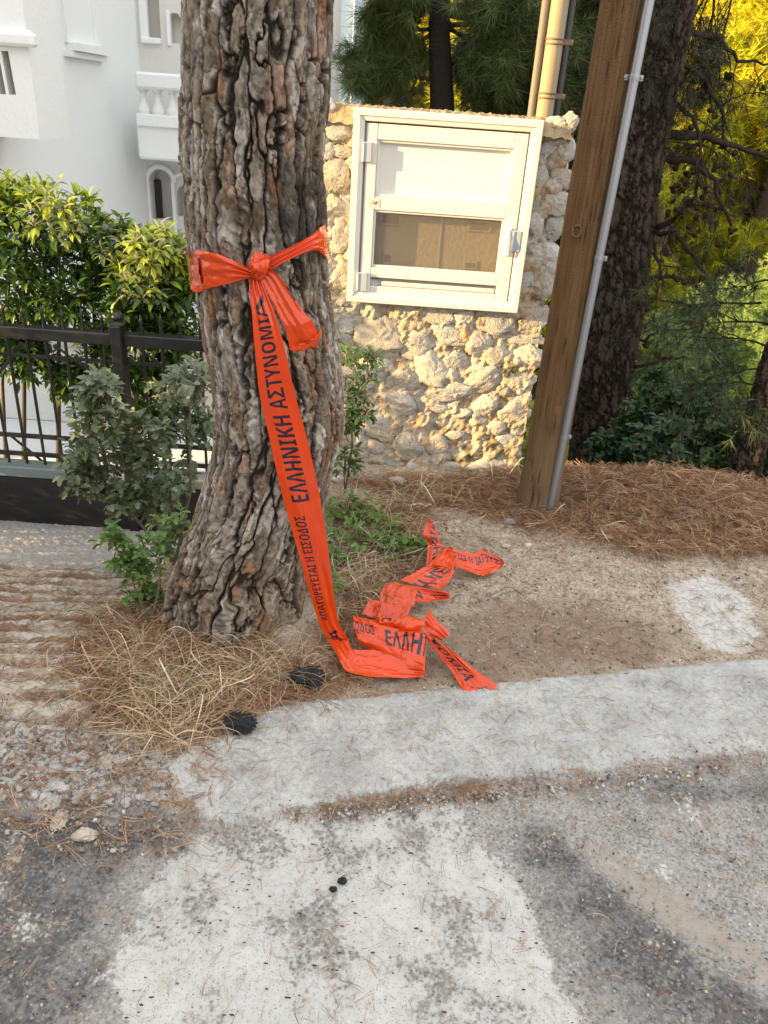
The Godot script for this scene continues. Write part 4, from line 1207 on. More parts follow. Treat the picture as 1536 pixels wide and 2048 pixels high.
func build_trees() -> void:
	rng.seed = 77
	var bark := relief(vmat(0.95, 0.2), 0.1, 0.8, 3.0, 71)
	var nm := leaf_mat(0.5, 0.5)
	var tuft := tuft_mesh(22, 0.11, 0.0032, nm, 0.75, 3)
	# large dark trunk right of the pole
	var z := -6.2
	var rows := [[1000, 1130, 1262], [900, 1140, 1250], [760, 1155, 1262], [600, 1180, 1290], [450, 1195, 1305], [300, 1215, 1330], [150, 1240, 1360], [0, 1265, 1392], [-200, 1300, 1430]]
	var pts := []; var rad := []
	for r in rows:
		var l := at_z(r[1], r[0], z); var q := at_z(r[2], r[0], z)
		pts.append((l + q) * 0.5); rad.append(l.distance_to(q) * 0.5)
	pts.push_front(pts[0] - Vector3(0, 0.8, 0)); rad.push_front(rad[0] * 1.25)
	pts.append(pts[-1] + Vector3(0.1, 2.5, 0)); rad.append(rad[-1] * 0.8)
	var o := thing("dark_pine", "large dark pine trunk with dead hanging branches behind the utility pole", "pine tree", pts[0])
	var s := Shape.new()
	trunk_shape(s, pts, rad, 170, 460, 0.022, Color(0.016, 0.012, 0.010), Color(0.085, 0.064, 0.05), 17.0)
	put("trunk", s.mesh(bark), o)
	# dead limbs traced where they stand out against the bright hill
	var limbs := [[1330, 268, 1410, 275, 1470, 290, 1560, 330, 22], [1322, 318, 1385, 320, 1430, 360, 1458, 450, 20], [1312, 330, 1360, 300, 1400, 290, 1440, 240, 14], [1305, 455, 1345, 440, 1392, 390, 1400, 330, 16],
		[1300, 462, 1350, 470, 1385, 505, 1415, 560, 14], [1290, 560, 1330, 553, 1380, 565, 1415, 585, 12], [1245, 740, 1290, 728, 1340, 715, 1395, 718, 12], [1300, 465, 1310, 510, 1330, 560, 1290, 610, 10], [1262, 690, 1290, 680, 1330, 650, 1340, 660, 9],
		[1350, 120, 1400, 150, 1440, 210, 1450, 300, 14], [1370, 60, 1430, 70, 1480, 120, 1540, 130, 14], [1245, 760, 1260, 790, 1275, 800, 1290, 830, 7], [1340, 200, 1390, 235, 1400, 300, 1392, 350, 12]]
	var tips := []
	var cone_spots := []
	for L in limbs:
		s = Shape.new()
		var path := []; var rd := []
		for k in 4: path.append(at_z(L[k * 2], L[k * 2 + 1], z + 0.35 * k / 3.0 * (1 if L[0] % 20 < 10 else -0.6)))
		var fine := []
		for k in 13:
			var u := k / 12.0 * 3.0
			var q := mini(int(u), 2)
			fine.append(path[q].lerp(path[q + 1], u - q) + Vector3(rr(-1, 1), rr(-1, 1), rr(-1, 1)) * 0.015)
			rd.append(L[8] * 0.0016 * (1.0 - 0.7 * k / 12.0))
		s.tube(fine, rd, 6, Color(0.04, 0.03, 0.024))
		for k in range(3, 13):
			for q in (1 if k % 2 == 0 else 0):
				var d: Vector3 = Vector3(rr(-1, 1), rr(-1.2, 0.5), rr(-0.7, 0.7)).normalized() + (fine[12] - fine[0]).normalized() * 0.5
				grow(s, fine[k], d, rr(0.2, 0.55), 0.006, 1, tips, 0.9, Color(0.045, 0.033, 0.025), 0.55)
			if k % 3 == 0: cone_spots.append(fine[k] + Vector3(rr(-.1, .1), rr(-.2, .05), rr(-.1, .1)))
		put("limb", s.mesh(bark), o)
	for k in 40: cone_spots.append(at_z(rr(1340, 1470), rr(330, 480), z + rr(-0.1, 0.3)))
	var cone := cone_mesh(bark)
	for p in cone_spots:
		var c := put("cone", cone, o)
		c.position = p - o.position; c.basis = any_turn().scaled(Vector3.ONE * rr(0.8, 1.2))
	var xf := []; var cols := []
	for t in tips:
		if rng.randf() < 0.05:
			xf.append(Transform3D(facing(t[1], rr(0, TAU)), t[0])); var v := rr(0.5, 1.3); cols.append(Color(0.035 * v, 0.042 * v, 0.014 * v))
	many("sparse_needles", tuft, xf, cols, o)
	var starts := []
	for k in 5: starts.append([at_z(rr(1380, 1560), rr(-190, -40), z - rr(-0.3, 0.8)), Vector3(rr(-0.3, 1), rr(-1, 0.1), rr(-0.3, 0.3)).normalized(), rr(0.5, 0.9), 0.012])
	for k in 0: starts.append([at_z(rr(1320, 1380), rr(60, 330), z - rr(-0.2, 0.4)), Vector3(rr(0, 1), rr(-1, 0.0), rr(-0.3, 0.3)).normalized(), rr(0.3, 0.6), 0.010])
	pine_spray(o, starts, bark, tuft_mesh(12, 0.10, 0.003, nm, 0.8, 4), Color(0.03, 0.035, 0.014), 1, 2, 0.45, 0.5)
	# leaning trunk at the right edge
	z = -4.0
	pts = []; rad = []
	for r in [[1080, 1440, 1530], [985, 1445, 1512], [900, 1470, 1528], [820, 1495, 1550], [740, 1518, 1572], [600, 1565, 1615], [300, 1665, 1712]]:
		var l := at_z(r[1], r[0], z); var q := at_z(r[2], r[0], z)
		pts.append((l + q) * 0.5); rad.append(l.distance_to(q) * 0.5)
	var o2 := thing("leaning_pine", "slim dark pine trunk leaning right at the edge of the slope", "pine tree", pts[0])
	s = Shape.new()
	trunk_shape(s, pts, rad, 110, 300, 0.012, Color(0.025, 0.018, 0.014), Color(0.10, 0.075, 0.055), 22.0)
	put("trunk", s.mesh(bark), o2)
	starts = []
	for k in 7: starts.append([at_z(1530 + rr(-10, 40), 560 + k * 45, z), Vector3(-1, rr(-0.2, 0.4), rr(-0.3, 0.3)), rr(0.25, 0.5), 0.008])
	pine_spray(o2, starts, bark, tuft, Color(0.05, 0.07, 0.03), 1, 1, 0.6, 0.2)
	# dark pine behind the stone pillar, its branches filling the top of the frame
	z = -7.2
	var o3 := thing("shaded_pine", "shaded pine with thin dark trunk and drooping branches behind the stone pillar", "pine tree", at_z(880, 400, z) - Vector3(0, 2.0, 0))
	s = Shape.new()
	var b0 := at_z(882, 420, z)
	s.tube([b0 - Vector3(0, 2.4, 0), b0, at_z(884, 200, z), at_z(878, 60, z), at_z(888, -200, z)], [0.16, 0.14, 0.10, 0.085, 0.07], 12, Color(0.03, 0.024, 0.02))
	put("trunk", s.mesh(bark), o3)
	starts = []
	for k in 17:
		var py := rr(-140, 170)
		var side := -1.0 if k % 2 == 0 else 1.0
		starts.append([at_z(882, py, z + rr(-0.1, 0.1)), Vector3(side, rr(-0.25, 0.4), rr(-0.8, 0.8)).normalized(), rr(0.5, 0.95) if side > 0 else rr(0.3, 0.62), 0.022])
	pine_spray(o3, starts, bark, tuft_mesh(20, 0.15, 0.006, nm, 0.8, 6), Color(0.085, 0.11, 0.03), 1, 2, 0.35, 0.45)
	# pale green pine down the slope
	var green := far_pine(333, bark, leaf_mat(0.6, 0.6), Color(0.27, 0.38, 0.11), 5200, 0.2)
	var spots := [[1420, 740, -13.2, 0.44, 0.0], [1310, 790, -14.2, 0.44, 1.0], [1535, 700, -13.0, 0.44, 3.0]]
	var words := ["light green bushy pine on the slope right of the dark trunk", "light green pine low in the gap beside the dark trunk", "grey green pine at the right edge above the leaning trunk"]
	for k in 3:
		var g: Node3D = green if k == 0 else green.duplicate()
		g.name = numbered("slope_pine"); add_child(g)
		g.scale = Vector3.ONE * spots[k][3]; g.rotation.y = spots[k][4]
		g.position = at_z(spots[k][0], spots[k][1], spots[k][2]) - Vector3(0, 3.2 * spots[k][3], 0)
		tag(g, words[k], "pine tree", "pines on the slope")
	# second row of shaded branches behind, either side
	var o5 := thing("far_shaded_pine", "dense dark pine right of the pipe mast behind the utility pole", "pine tree", at_z(1190, 400, -8.0))
	s = Shape.new()
	s.tube([at_z(1150, 700, -8.0), at_z(1165, 300, -8.0), at_z(1184, -150, -8.0)], [0.11, 0.09, 0.07], 10, Color(0.03, 0.024, 0.02))
	put("trunk", s.mesh(bark), o5)
	starts = []
	for k in 19: starts.append([at_z(1165, rr(-120, 480), -8.0), Vector3(rr(-1, 0.15), rr(-0.3, 0.3), rr(-0.8, 0.8)).normalized(), rr(0.4, 0.9), 0.018])
	pine_spray(o5, starts, bark, tuft_mesh(20, 0.15, 0.006, nm, 0.8, 8), Color(0.055, 0.07, 0.022), 1, 2, 0.35, 0.4)

func cone_mesh(m: Material) -> ArrayMesh:
	var s := Shape.new()
	s.grid(12, 10, func(i: int, j: int) -> Array:
		var v := j / 10.0
		var r := 0.017 * pow(sin(PI * clampf(v * 0.94 + 0.05, 0, 1)), 0.8) * (1.0 + (0.16 if (i + j) % 2 == 0 else -0.1))
		var a := TAU * (i % 12) / 12.0
		return [Vector3(cos(a) * r, (v - 0.5) * 0.062, sin(a) * r), Color(0.05, 0.033, 0.022)], true)
	return s.mesh(m)

# ---------------------------------------------------------------- broadleaf shrubs
func shrub(called: String, label: String, base: Vector3, stems: Array, blobs: Array, n: int, big: int, leafm: Array, mats: Array, tints: Array, twig: Color, outward := 0.7, up := 0.35, young := 9.0) -> Node3D:
	# blobs: [centre, radii]; the first big leaves nearest the viewer become parts, the others one mass
	var o := thing(called, label, "shrub", base)
	var bark := vmat(0.9)
	var s := Shape.new()
	for st in stems:
		var c: Vector3 = st[1]
		var mid: Vector3 = st[0].lerp(c, 0.5) + Vector3(rr(-.05, .05), 0, rr(-.05, .05))
		s.tube([st[0], mid, c], [st[2], st[2] * 0.75, st[2] * 0.3], 6, twig)
	var all := []
	for k in n:
		var b: Array = blobs[rng.randi() % blobs.size()]
		var d := Vector3(rng.randfn(), rng.randfn(), rng.randfn()).normalized() * pow(rng.randf(), 0.45)
		var p: Vector3 = b[0] + Vector3(d.x * b[1].x, d.y * b[1].y, d.z * b[1].z)
		var dir := d * outward + Vector3(rr(-1, 1), rr(-0.6, 1) * 0.8 + up, rr(-1, 1)) * 0.7
		# each sprig carries a whorl of leaves
		var m := 5
		for q in m:
			var a := TAU * q / m + rr(-.4, .4)
			var fb := facing(dir, a)
			var out := (fb * Vector3(0, 0.8, 0.6)).normalized()
			all.append([p + fb * Vector3(0, 0.006, q * 0.008), facing(out, rr(-0.5, 0.5)).scaled(Vector3.ONE * rr(0.65, 1.15)), d.y])
		if k % 3 == 0: s.tube([b[0].lerp(p, 0.55) + Vector3(rr(-.03, .03), -0.04, rr(-.03, .03)), p], [0.003, 0.0018], 3, twig)
	put("stems", s.mesh(bark), o)
	var order := range(all.size())
	order.sort_custom(func(i: int, j: int) -> bool: return all[i][0].distance_squared_to(EYE) < all[j][0].distance_squared_to(EYE))
	var xf := []; var cols := []
	for k in order.size():
		var L: Array = all[order[k]]
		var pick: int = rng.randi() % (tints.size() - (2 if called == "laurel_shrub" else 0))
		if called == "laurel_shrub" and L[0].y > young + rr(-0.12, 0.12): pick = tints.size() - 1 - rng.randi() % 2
		var tint: Color = tints[pick]
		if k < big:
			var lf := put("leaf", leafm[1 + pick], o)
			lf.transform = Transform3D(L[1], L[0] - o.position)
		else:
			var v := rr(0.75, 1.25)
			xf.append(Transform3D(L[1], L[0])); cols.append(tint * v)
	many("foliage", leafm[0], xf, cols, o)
	return o

func leaf_set(l: float, w: float, tints: Array, spiky := false, rough := 0.4) -> Array:
	var r := [leaf_mesh(l, w, leaf_mat(rough, 0.6), spiky)]
	for t in tints:
		var m := mat(t, rough); m.backlight_enabled = true; m.backlight = Color(0.6, 0.6, 0.6); m.metallic_specular = 0.4
		r.append(leaf_mesh(l, w, m, spiky))
	return r

func build_shrubs() -> void:
	rng.seed = 31
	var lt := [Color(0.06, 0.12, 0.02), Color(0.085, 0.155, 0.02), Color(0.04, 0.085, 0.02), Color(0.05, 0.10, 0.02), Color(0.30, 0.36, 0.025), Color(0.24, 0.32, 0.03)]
	var ls := leaf_set(0.062, 0.026, lt)
	var z := -3.95
	var B1 := []
	for r in [[40, 420, 0.20], [120, 430, 0.18], [190, 470, 0.17], [90, 520, 0.22], [0, 520, 0.22], [200, 550, 0.16], [-40, 430, 0.2], [60, 610, 0.18], [150, 610, 0.18], [250, 500, 0.13]]:
		B1.append([at_z(r[0], r[1], z + rr(-0.15, 0.15)), Vector3(r[2], r[2] * 0.8, r[2])])
	for r in [[60, 720, 0.12], [200, 700, 0.12], [10, 680, 0.14], [140, 760, 0.1]]:
		B1.append([at_z(r[0], r[1], z), Vector3(r[2], r[2], r[2])])
	var g := at_z(110, 900, z)
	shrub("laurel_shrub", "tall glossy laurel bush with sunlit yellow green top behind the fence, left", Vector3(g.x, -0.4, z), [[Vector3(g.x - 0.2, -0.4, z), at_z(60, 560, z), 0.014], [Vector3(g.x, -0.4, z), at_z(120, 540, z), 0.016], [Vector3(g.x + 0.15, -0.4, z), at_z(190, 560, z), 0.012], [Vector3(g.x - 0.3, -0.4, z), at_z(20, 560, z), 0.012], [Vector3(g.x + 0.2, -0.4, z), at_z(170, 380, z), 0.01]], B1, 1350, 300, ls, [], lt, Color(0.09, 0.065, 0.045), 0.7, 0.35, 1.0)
	var B2 := []
	for r in [[300, 500, 0.13], [340, 520, 0.13], [280, 570, 0.14], [340, 600, 0.14], [310, 660, 0.13], [370, 560, 0.1], [260, 640, 0.11], [320, 740, 0.11], [270, 760, 0.1], [350, 680, 0.11], [300, 830, 0.09]]:
		B2.append([at_z(r[0], r[1], z + 0.1 + rr(-0.1, 0.1)), Vector3(r[2], r[2] * 0.85, r[2])])
	g = at_z(310, 940, z)
	shrub("laurel_shrub", "smaller laurel bush with bright top between the fence post and the pine trunk", Vector3(g.x, -0.4, z + 0.1), [[Vector3(g.x, -0.4, z + 0.1), at_z(310, 600, z + 0.1), 0.014], [Vector3(g.x + 0.06, -0.4, z + 0.1), at_z(350, 600, z + 0.1), 0.011], [Vector3(g.x - 0.06, -0.4, z + 0.1), at_z(270, 640, z + 0.1), 0.011]], B2, 820, 300, ls, [], lt, Color(0.09, 0.065, 0.045), 0.7, 0.35, 0.80)
	# one more beyond the left edge of the frame, by the gate post
	var B7 := []
	for q in [[0.2, -2.75, 0.32], [0.7, -2.75, 0.32], [1.15, -2.72, 0.28], [1.4, -2.75, 0.2], [0.75, -2.45, 0.26], [0.3, -2.25, 0.28], [0.65, -2.25, 0.2], [0.1, -3.05, 0.25], [0.75, -2.95, 0.24]]:
		B7.append([Vector3(-3.1, q[0] - 0.1, q[1]), Vector3(0.28, q[2], q[2])])
	shrub("laurel_shrub", "rounded laurel bush by the road beyond the left edge of the frame", Vector3(-3.1, -0.3, -2.7), [[Vector3(-3.1, -0.3, -2.7), Vector3(-3.1, 0.8, -2.75), 0.02]], B7, 1400, 0, ls, [], lt, Color(0.09, 0.065, 0.045))
	# holly oak against the trunk
	var ht := [Color(0.13, 0.17, 0.085), Color(0.17, 0.205, 0.12), Color(0.10, 0.14, 0.06), Color(0.21, 0.235, 0.15)]
	var hs := leaf_set(0.042, 0.030, ht, true, 0.55)
	z = -2.75
	var B3 := []
	for r in [[200, 830, 0.09], [250, 870, 0.12], [180, 900, 0.12], [230, 940, 0.14], [290, 900, 0.12], [320, 950, 0.12], [170, 960, 0.08], [250, 1000, 0.10], [350, 800, 0.10], [380, 770, 0.08], [390, 850, 0.09], [340, 870, 0.1], [310, 1000, 0.09], [200, 780, 0.05]]:
		B3.append([at_z(r[0], r[1], z + rr(-0.12, 0.12)), Vector3(r[2], r[2] * 0.8, r[2])])
	g = on_ground(350, 1130)
	shrub("holly_oak_shrub", "grey green spiny holly oak bush growing beside the pine trunk's left side", g, [[g, at_z(250, 950, z), 0.010], [g + Vector3(0.05, 0, 0), at_z(340, 900, z), 0.009], [g, at_z(200, 880, z), 0.008], [g, at_z(380, 800, z), 0.008], [g, at_z(300, 1000, z), 0.007]], B3, 520, 300, hs, [], ht, Color(0.12, 0.10, 0.075), 0.5, 0.25)
	var gt := [Color(0.10, 0.19, 0.035), Color(0.14, 0.24, 0.05), Color(0.08, 0.14, 0.03)]
	var gs := leaf_set(0.032, 0.022, gt, true, 0.5)
	z = -2.25
	var B4 := []
	for r in [[340, 1080, 0.06], [310, 1110, 0.06], [290, 1150, 0.055], [280, 1190, 0.05], [350, 1060, 0.05], [260, 1130, 0.04], [300, 1200, 0.04], [230, 1080, 0.04]]:
		B4.append([at_z(r[0], r[1], z), Vector3(r[2], r[2], r[2])])
	g = on_ground(300, 1250)
	shrub("green_seedling", "small bright green oak seedling at the left foot of the big pine", g, [[g, at_z(320, 1100, z), 0.005], [g, at_z(260, 1120, z), 0.004]], B4, 130, 200, gs, [], gt, Color(0.12, 0.10, 0.07), 0.4, 0.4)
	z = -3.05
	var B5 := []
	for r in [[705, 720, 0.04], [730, 770, 0.05], [700, 790, 0.05], [695, 860, 0.05], [745, 720, 0.025], [715, 830, 0.05], [690, 920, 0.05]]:
		B5.append([at_z(r[0], r[1], z), Vector3(r[2], r[2], r[2])])
	g = on_ground(690, 985)
	shrub("oak_sapling", "thin leafy oak sapling between the pine trunk and the stone pillar", g, [[g, at_z(700, 800, z), 0.005], [at_z(700, 800, z), at_z(750, 715, z), 0.004], [g, at_z(690, 900, z), 0.004]], B5, 95, 160, leaf_set(0.036, 0.022, gt, true, 0.5), [], [Color(0.06, 0.11, 0.03), Color(0.09, 0.15, 0.04)], Color(0.12, 0.10, 0.07), 0.4, 0.3)
	# weeds right of the trunk foot
	z = -2.55
	var B6 := []
	for r in [[700, 1060, 0.10], [760, 1050, 0.09], [690, 1010, 0.09], [790, 1080, 0.07], [740, 1010, 0.08], [670, 1100, 0.05], [650, 1140, 0.04], [830, 1060, 0.04]]:
		var q := on_ground(r[0], r[1] + 40)
		B6.append([q + Vector3(0, r[2] * 0.5, 0), Vector3(r[2], r[2] * 0.6, r[2])])
	g = on_ground(720, 1100)
	shrub("low_weeds", "low green weeds tangled with straw between the tape strip and the tape heap", g, [[g, g + Vector3(0, 0.1, 0), 0.003]], B6, 150, 150, gs, [], gt, Color(0.14, 0.12, 0.08), 0.5, 0.5)
	# dark shrubs at the top of the slope
	var dt := [Color(0.022, 0.06, 0.018), Color(0.035, 0.085, 0.022), Color(0.05, 0.115, 0.03), Color(0.016, 0.04, 0.015)]
	var ds := leaf_set(0.055, 0.034, dt, false, 0.45)
	z = -4.2
	var specs := [["dark_shrub", "dark green leafy shrub beside the big dark trunk at the slope's edge", [[1230, 960, 0.18], [1260, 900, 0.18], [1300, 960, 0.18], [1250, 1010, 0.16], [1320, 890, 0.16], [1215, 900, 0.10], [1280, 850, 0.14]]],
		["dark_shrub", "tall dark shrub in the middle of the slope with upright leafy shoots", [[1360, 900, 0.2], [1400, 850, 0.2], [1380, 960, 0.22], [1440, 880, 0.18], [1340, 820, 0.14], [1410, 800, 0.14], [1310, 770, 0.07], [1320, 1000, 0.15], [1450, 960, 0.16]]],
		["dark_shrub", "dark shrub behind the leaning trunk at the right edge", [[1520, 880, 0.2], [1560, 940, 0.22], [1490, 930, 0.17], [1570, 850, 0.2], [1540, 980, 0.16]]]]
	for q in specs:
		var bl := []; var ctr := Vector3.ZERO
		for r in q[2]:
			var p := at_z(r[0], r[1], z + rr(-0.35, 0.25))
			bl.append([p, Vector3(r[2], r[2] * 0.85, r[2])]); ctr += p
		ctr /= bl.size()
		var gy := Vector3(ctr.x, hgt(ctr.x, z), z)
		var st := []
		for b in bl: st.append([gy + Vector3(rr(-.1, .1), 0, rr(-.1, .1)), b[0], 0.008])
		shrub(q[0], q[1], gy, st, bl, 420, 120, ds, [], dt, Color(0.05, 0.04, 0.03), 0.6, 0.4)

# ---------------------------------------------------------------- the big pine
var t_mid := []
var t_rad := []
var t_y := []

func trunk_at(y: float) -> Array:
	var n := t_y.size()
	if y <= t_y[0]: return [t_mid[0], t_rad[0]]
	for k in n - 1:
		if y <= t_y[k + 1]:
			var u: float = (y - t_y[k]) / (t_y[k + 1] - t_y[k])
			var e := u
			return [t_mid[k].lerp(t_mid[k + 1], e), lerpf(t_rad[k], t_rad[k + 1], e)]
	return [t_mid[n - 1], t_rad[n - 1]]

func build_main_tree() -> void:
	var z := -2.15
	var rows := [[1400, 270, 606], [1340, 296, 588], [1290, 316, 580], [1200, 345, 590], [1100, 370, 610], [1000, 405, 645], [900, 430, 672], [850, 434, 684], [750, 425, 685], [650, 405, 668], [560, 394, 655], [450, 378, 650], [330, 368, 642], [200, 366, 655], [0, 370, 664], [-300, 372, 680]]
	for r in rows:
		var l := at_z(r[1], r[0], z); var q := at_z(r[2], r[0], z)
		t_mid.append(Vector3((l.x + q.x) * 0.5, 0, z)); t_rad.append(l.distance_to(q) * 0.5); t_y.append((l.y + q.y) * 0.5)
	var top: float = t_y[-1]
	t_mid.append(t_mid[-1] + Vector3(0.03, 0, -0.1)); t_rad.append(t_rad[-1] * 0.85); t_y.append(top + 1.2)
	var o := thing("big_pine", "thick pine trunk with deeply furrowed grey bark wrapped with orange tape", "pine tree", Vector3(t_mid[2].x, 0, z))
	var bark := relief(vmat(0.93, 0.22), 0.22, 0.5, 9.0, 81, 5)
	# longest distance between furrows, then flakes lying on the ridges
	var fur := cells(7, 1.0, FastNoiseLite.RETURN_DISTANCE2_SUB, 1.0)
	var fval := cells(7, 1.0, FastNoiseLite.RETURN_CELL_VALUE, 1.0)
	var flk := cells(12, 1.0, FastNoiseLite.RETURN_DISTANCE2_SUB, 1.0)
	var val := cells(12, 1.0, FastNoiseLite.RETURN_CELL_VALUE, 1.0)
	var wob := noise(13, 1.0, 3)
	var fin := noise(14, 1.0, 4)
	var rows_n := 900
	var y0 := -0.2
	var ys := PackedFloat32Array()
	for k in rows_n + 1: ys.append(lerpf(y0, 2.05, k / float(rows_n)))
	for k in 40: ys.append(2.05 + (k + 1) * (top + 1.2 - 2.05) / 40.0)
	var ang := PackedFloat32Array()
	for k in 321: ang.append(lerpf(deg_to_rad(-15), deg_to_rad(195), k / 320.0))
	for k in 60: ang.append(deg_to_rad(195) + deg_to_rad(150) * (k + 1) / 60.0)
	var grey := [Color(0.27, 0.245, 0.215), Color(0.36, 0.335, 0.305), Color(0.19, 0.16, 0.13), Color(0.29, 0.24, 0.19), Color(0.44, 0.42, 0.395)]
	var mid_c: Vector3 = trunk_at(1.27)[0]
	var s := Shape.new()
	s.grid(ang.size() - 1, ys.size() - 1, func(i: int, j: int) -> Array:
		var y := ys[j]
		var tr := trunk_at(y)
		var c: Vector3 = tr[0]
		var r: float = tr[1]
		var a := ang[i]
		var n := Vector3(cos(a), 0, sin(a))
		var low := smoothstep(0.55, 0.05, y)
		# roots swell at the foot
		r *= 1.0 + 0.10 * smoothstep(0.3, -0.05, y) * sin(a * 5.0 + 0.6) + 0.05 * low * sin(a * 9.0 + y * 4.0)
		var R := 0.17
		var q := Vector3(n.x * R, y, n.z * R)
		q.x += 0.020 * wob.get_noise_3d(q.x * 7.0, y * 4.0, q.z * 7.0) + 0.05 * low * wob.get_noise_3d(y * 5.0, q.x * 3.0, q.z * 3.0)
		q.z += 0.020 * wob.get_noise_3d(q.z * 7.0 + 9.0, y * 4.0, q.x * 7.0)
		var sc := lerpf(22.0, 17.0, low)
		var v3 := Vector3(q.x * sc, y * lerpf(2.3, 2.2, low) + 0.45 * wob.get_noise_3d(q.x * 15.0, y * 6.0, q.z * 15.0), q.z * sc) + Vector3(1, 0.6, 1) * 0.10 * fin.get_noise_3d(q.x * 50.0, y * 30.0, q.z * 50.0)
		var e := fur.get_noise_3dv(v3) + 1.0
		var pv := fval.get_noise_3dv(v3)
		var ridge := smoothstep(0.0, 0.10, e)
		var v4 := Vector3(q.x * 40.0, y * 10.0, q.z * 40.0) + Vector3(1, 1, 1) * 0.30 * wob.get_noise_3d(q.x * 24.0, y * 16.0, q.z * 24.0) + Vector3(1, 1, 1) * 0.16 * fin.get_noise_3d(q.x * 90.0, y * 70.0, q.z * 90.0)
		var fe := flk.get_noise_3dv(v4) + 1.0
		var fv := val.get_noise_3dv(v4)
		var v5 := Vector3(v4.x * 2.1 + 3.0, v4.y * 2.6, v4.z * 2.1)
		var ge := flk.get_noise_3dv(v5) + 1.0
		var gv := val.get_noise_3dv(v5)
		var step_ := smoothstep(0.0, 0.06, fe)
		var g := fin.get_noise_3d(q.x * 60.0, y * 45.0, q.z * 60.0)
		var disp := 0.024 * (ridge - 0.9) + 0.005 * (smoothstep(0.0, 0.5, e) - 0.5) + ridge * (0.0035 * pv + 0.0030 * fv + 0.0014 * gv + 0.0022 * (step_ - 1.0) + 0.001 * (smoothstep(0.0, 0.1, ge) - 1.0)) + 0.0014 * g
		# scar of a lost branch above the knot
		var hx := c.x + n.x * r - (mid_c.x - 0.01)
		var scar := exp(-(hx * hx + pow((y - 1.30) * 0.9, 2.0)) / 0.0016) if n.z > 0.0 else 0.0
		disp = lerpf(disp, -0.012 + 0.008 * sin(sqrt(hx * hx + (y - 1.3) * (y - 1.3)) * 260.0) + 0.004 * g, clampf(scar * 1.2, 0, 1))
		disp += 0.012 * exp(-pow(sqrt(hx * hx + (y - 1.3) * (y - 1.3)) - 0.06, 2.0) / 0.0004) * (1.0 if n.z > 0.0 else 0.0)
		var col: Color = grey[int((fv * 0.5 + 0.5) * 997.0) % 5]
		var rnd := fposmod(fv * 7919.0, 1.0)
		if rnd > 0.95 and gv > -0.3: col = Color(0.30, 0.16, 0.10)
		elif rnd > 0.88: col = Color(0.31, 0.22, 0.17)
		col = col.lerp(Color(0.25, 0.205, 0.155), low * 0.55)
		col = Color(col.r * 1.04, col.g * 0.98, col.b * 0.91) * (0.88 + 0.7 * g + 0.34 * gv)
		col = col.lerp(Color(0.05, 0.037, 0.028), 1.0 - smoothstep(0.02, 0.11, e))
		col = col.lerp(Color(0.10, 0.08, 0.062), (1.0 - step_) * 0.8)
		col = col.lerp(Color(0.12, 0.085, 0.06), clampf(scar, 0, 1) * 0.8)
		# sooty dark stain on the right of the trunk above the tape
		var soot := exp(-(pow((c.x + n.x * r - (c.x + 0.13)) / 0.06, 2.0) + pow((y - 1.33) / 0.09, 2.0))) * (1.0 if n.z > -0.3 else 0.0)
		col = col.lerp(Color(0.03, 0.026, 0.022), clampf(soot * 1.1 + fin.get_noise_3d(q.x * 20.0, y * 14.0, q.z * 20.0) * soot, 0, 0.85))
		return [c + Vector3(0, y, 0) + n * (r + disp), col], true)
	put("trunk", s.mesh(bark), o)

# ---------------------------------------------------------------- police tape
func lettering() -> ImageTexture:
	var w := 2048
	var h := 192
	var im := Image.create(w, h, false, Image.FORMAT_RGB8)
	var orange := Color(0.63, 0.05, 0.003).linear_to_srgb()
	im.fill(orange)
	var ink := Color(0.018, 0.012, 0.03).linear_to_srgb()
	var font := SystemFont.new()
	font.font_names = PackedStringArray(["Droid Sans"]); font.font_weight = 700
	for L in [["ΑΠΑΓΟΡΕΥΕΤΑΙ Η ΕΙΣΟΔΟΣ", 30, 720, 32, 96], ["ΕΛΛΗΝΙΚΗ ΑΣΤΥΝΟΜΙΑ".replace("Ν", "N"), 800, 2020, 44, 138]]:
		var t := TextMesh.new()
		t.text = L[0]; t.font = font; t.font_size = 64; t.depth = 0.0; t.pixel_size = 0.01; t.curve_step = 1.0
		var a := t.surface_get_arrays(0)
		var v: PackedVector3Array = a[Mesh.ARRAY_VERTEX]
		var ix: PackedInt32Array = a[Mesh.ARRAY_INDEX] if a[Mesh.ARRAY_INDEX] != null else PackedInt32Array(range(v.size()))
		var r := AABB(v[0], Vector3.ZERO)
		for p in v: r = r.expand(p)
		var to := func(p: Vector3) -> Vector2:
			return Vector2(L[1] + (p.x - r.position.x) / r.size.x * (L[2] - L[1]), L[4] - (p.y - r.position.y) / r.size.y * (L[4] - L[3]))
		for k in range(0, ix.size(), 3):
			var p: Vector2 = to.call(v[ix[k]]); var q: Vector2 = to.call(v[ix[k + 1]]); var u: Vector2 = to.call(v[ix[k + 2]])
			var area := (q - p).cross(u - p)
			if absf(area) < 1e-5: continue
			for y in range(maxi(0, int(minf(p.y, minf(q.y, u.y)))), mini(h - 1, int(maxf(p.y, maxf(q.y, u.y))) + 1) + 1):
				for x in range(maxi(0, int(minf(p.x, minf(q.x, u.x)))), mini(w - 1, int(maxf(p.x, maxf(q.x, u.x))) + 1) + 1):
					var m := Vector2(x + 0.5, y + 0.5)
					var e0 := (q - p).cross(m - p) / area; var e1 := (u - q).cross(m - q) / area; var e2 := (p - u).cross(m - u) / area
					if e0 >= -0.001 and e1 >= -0.001 and e2 >= -0.001: im.set_pixel(x, y, ink)
	return ImageTexture.create_from_image(im)

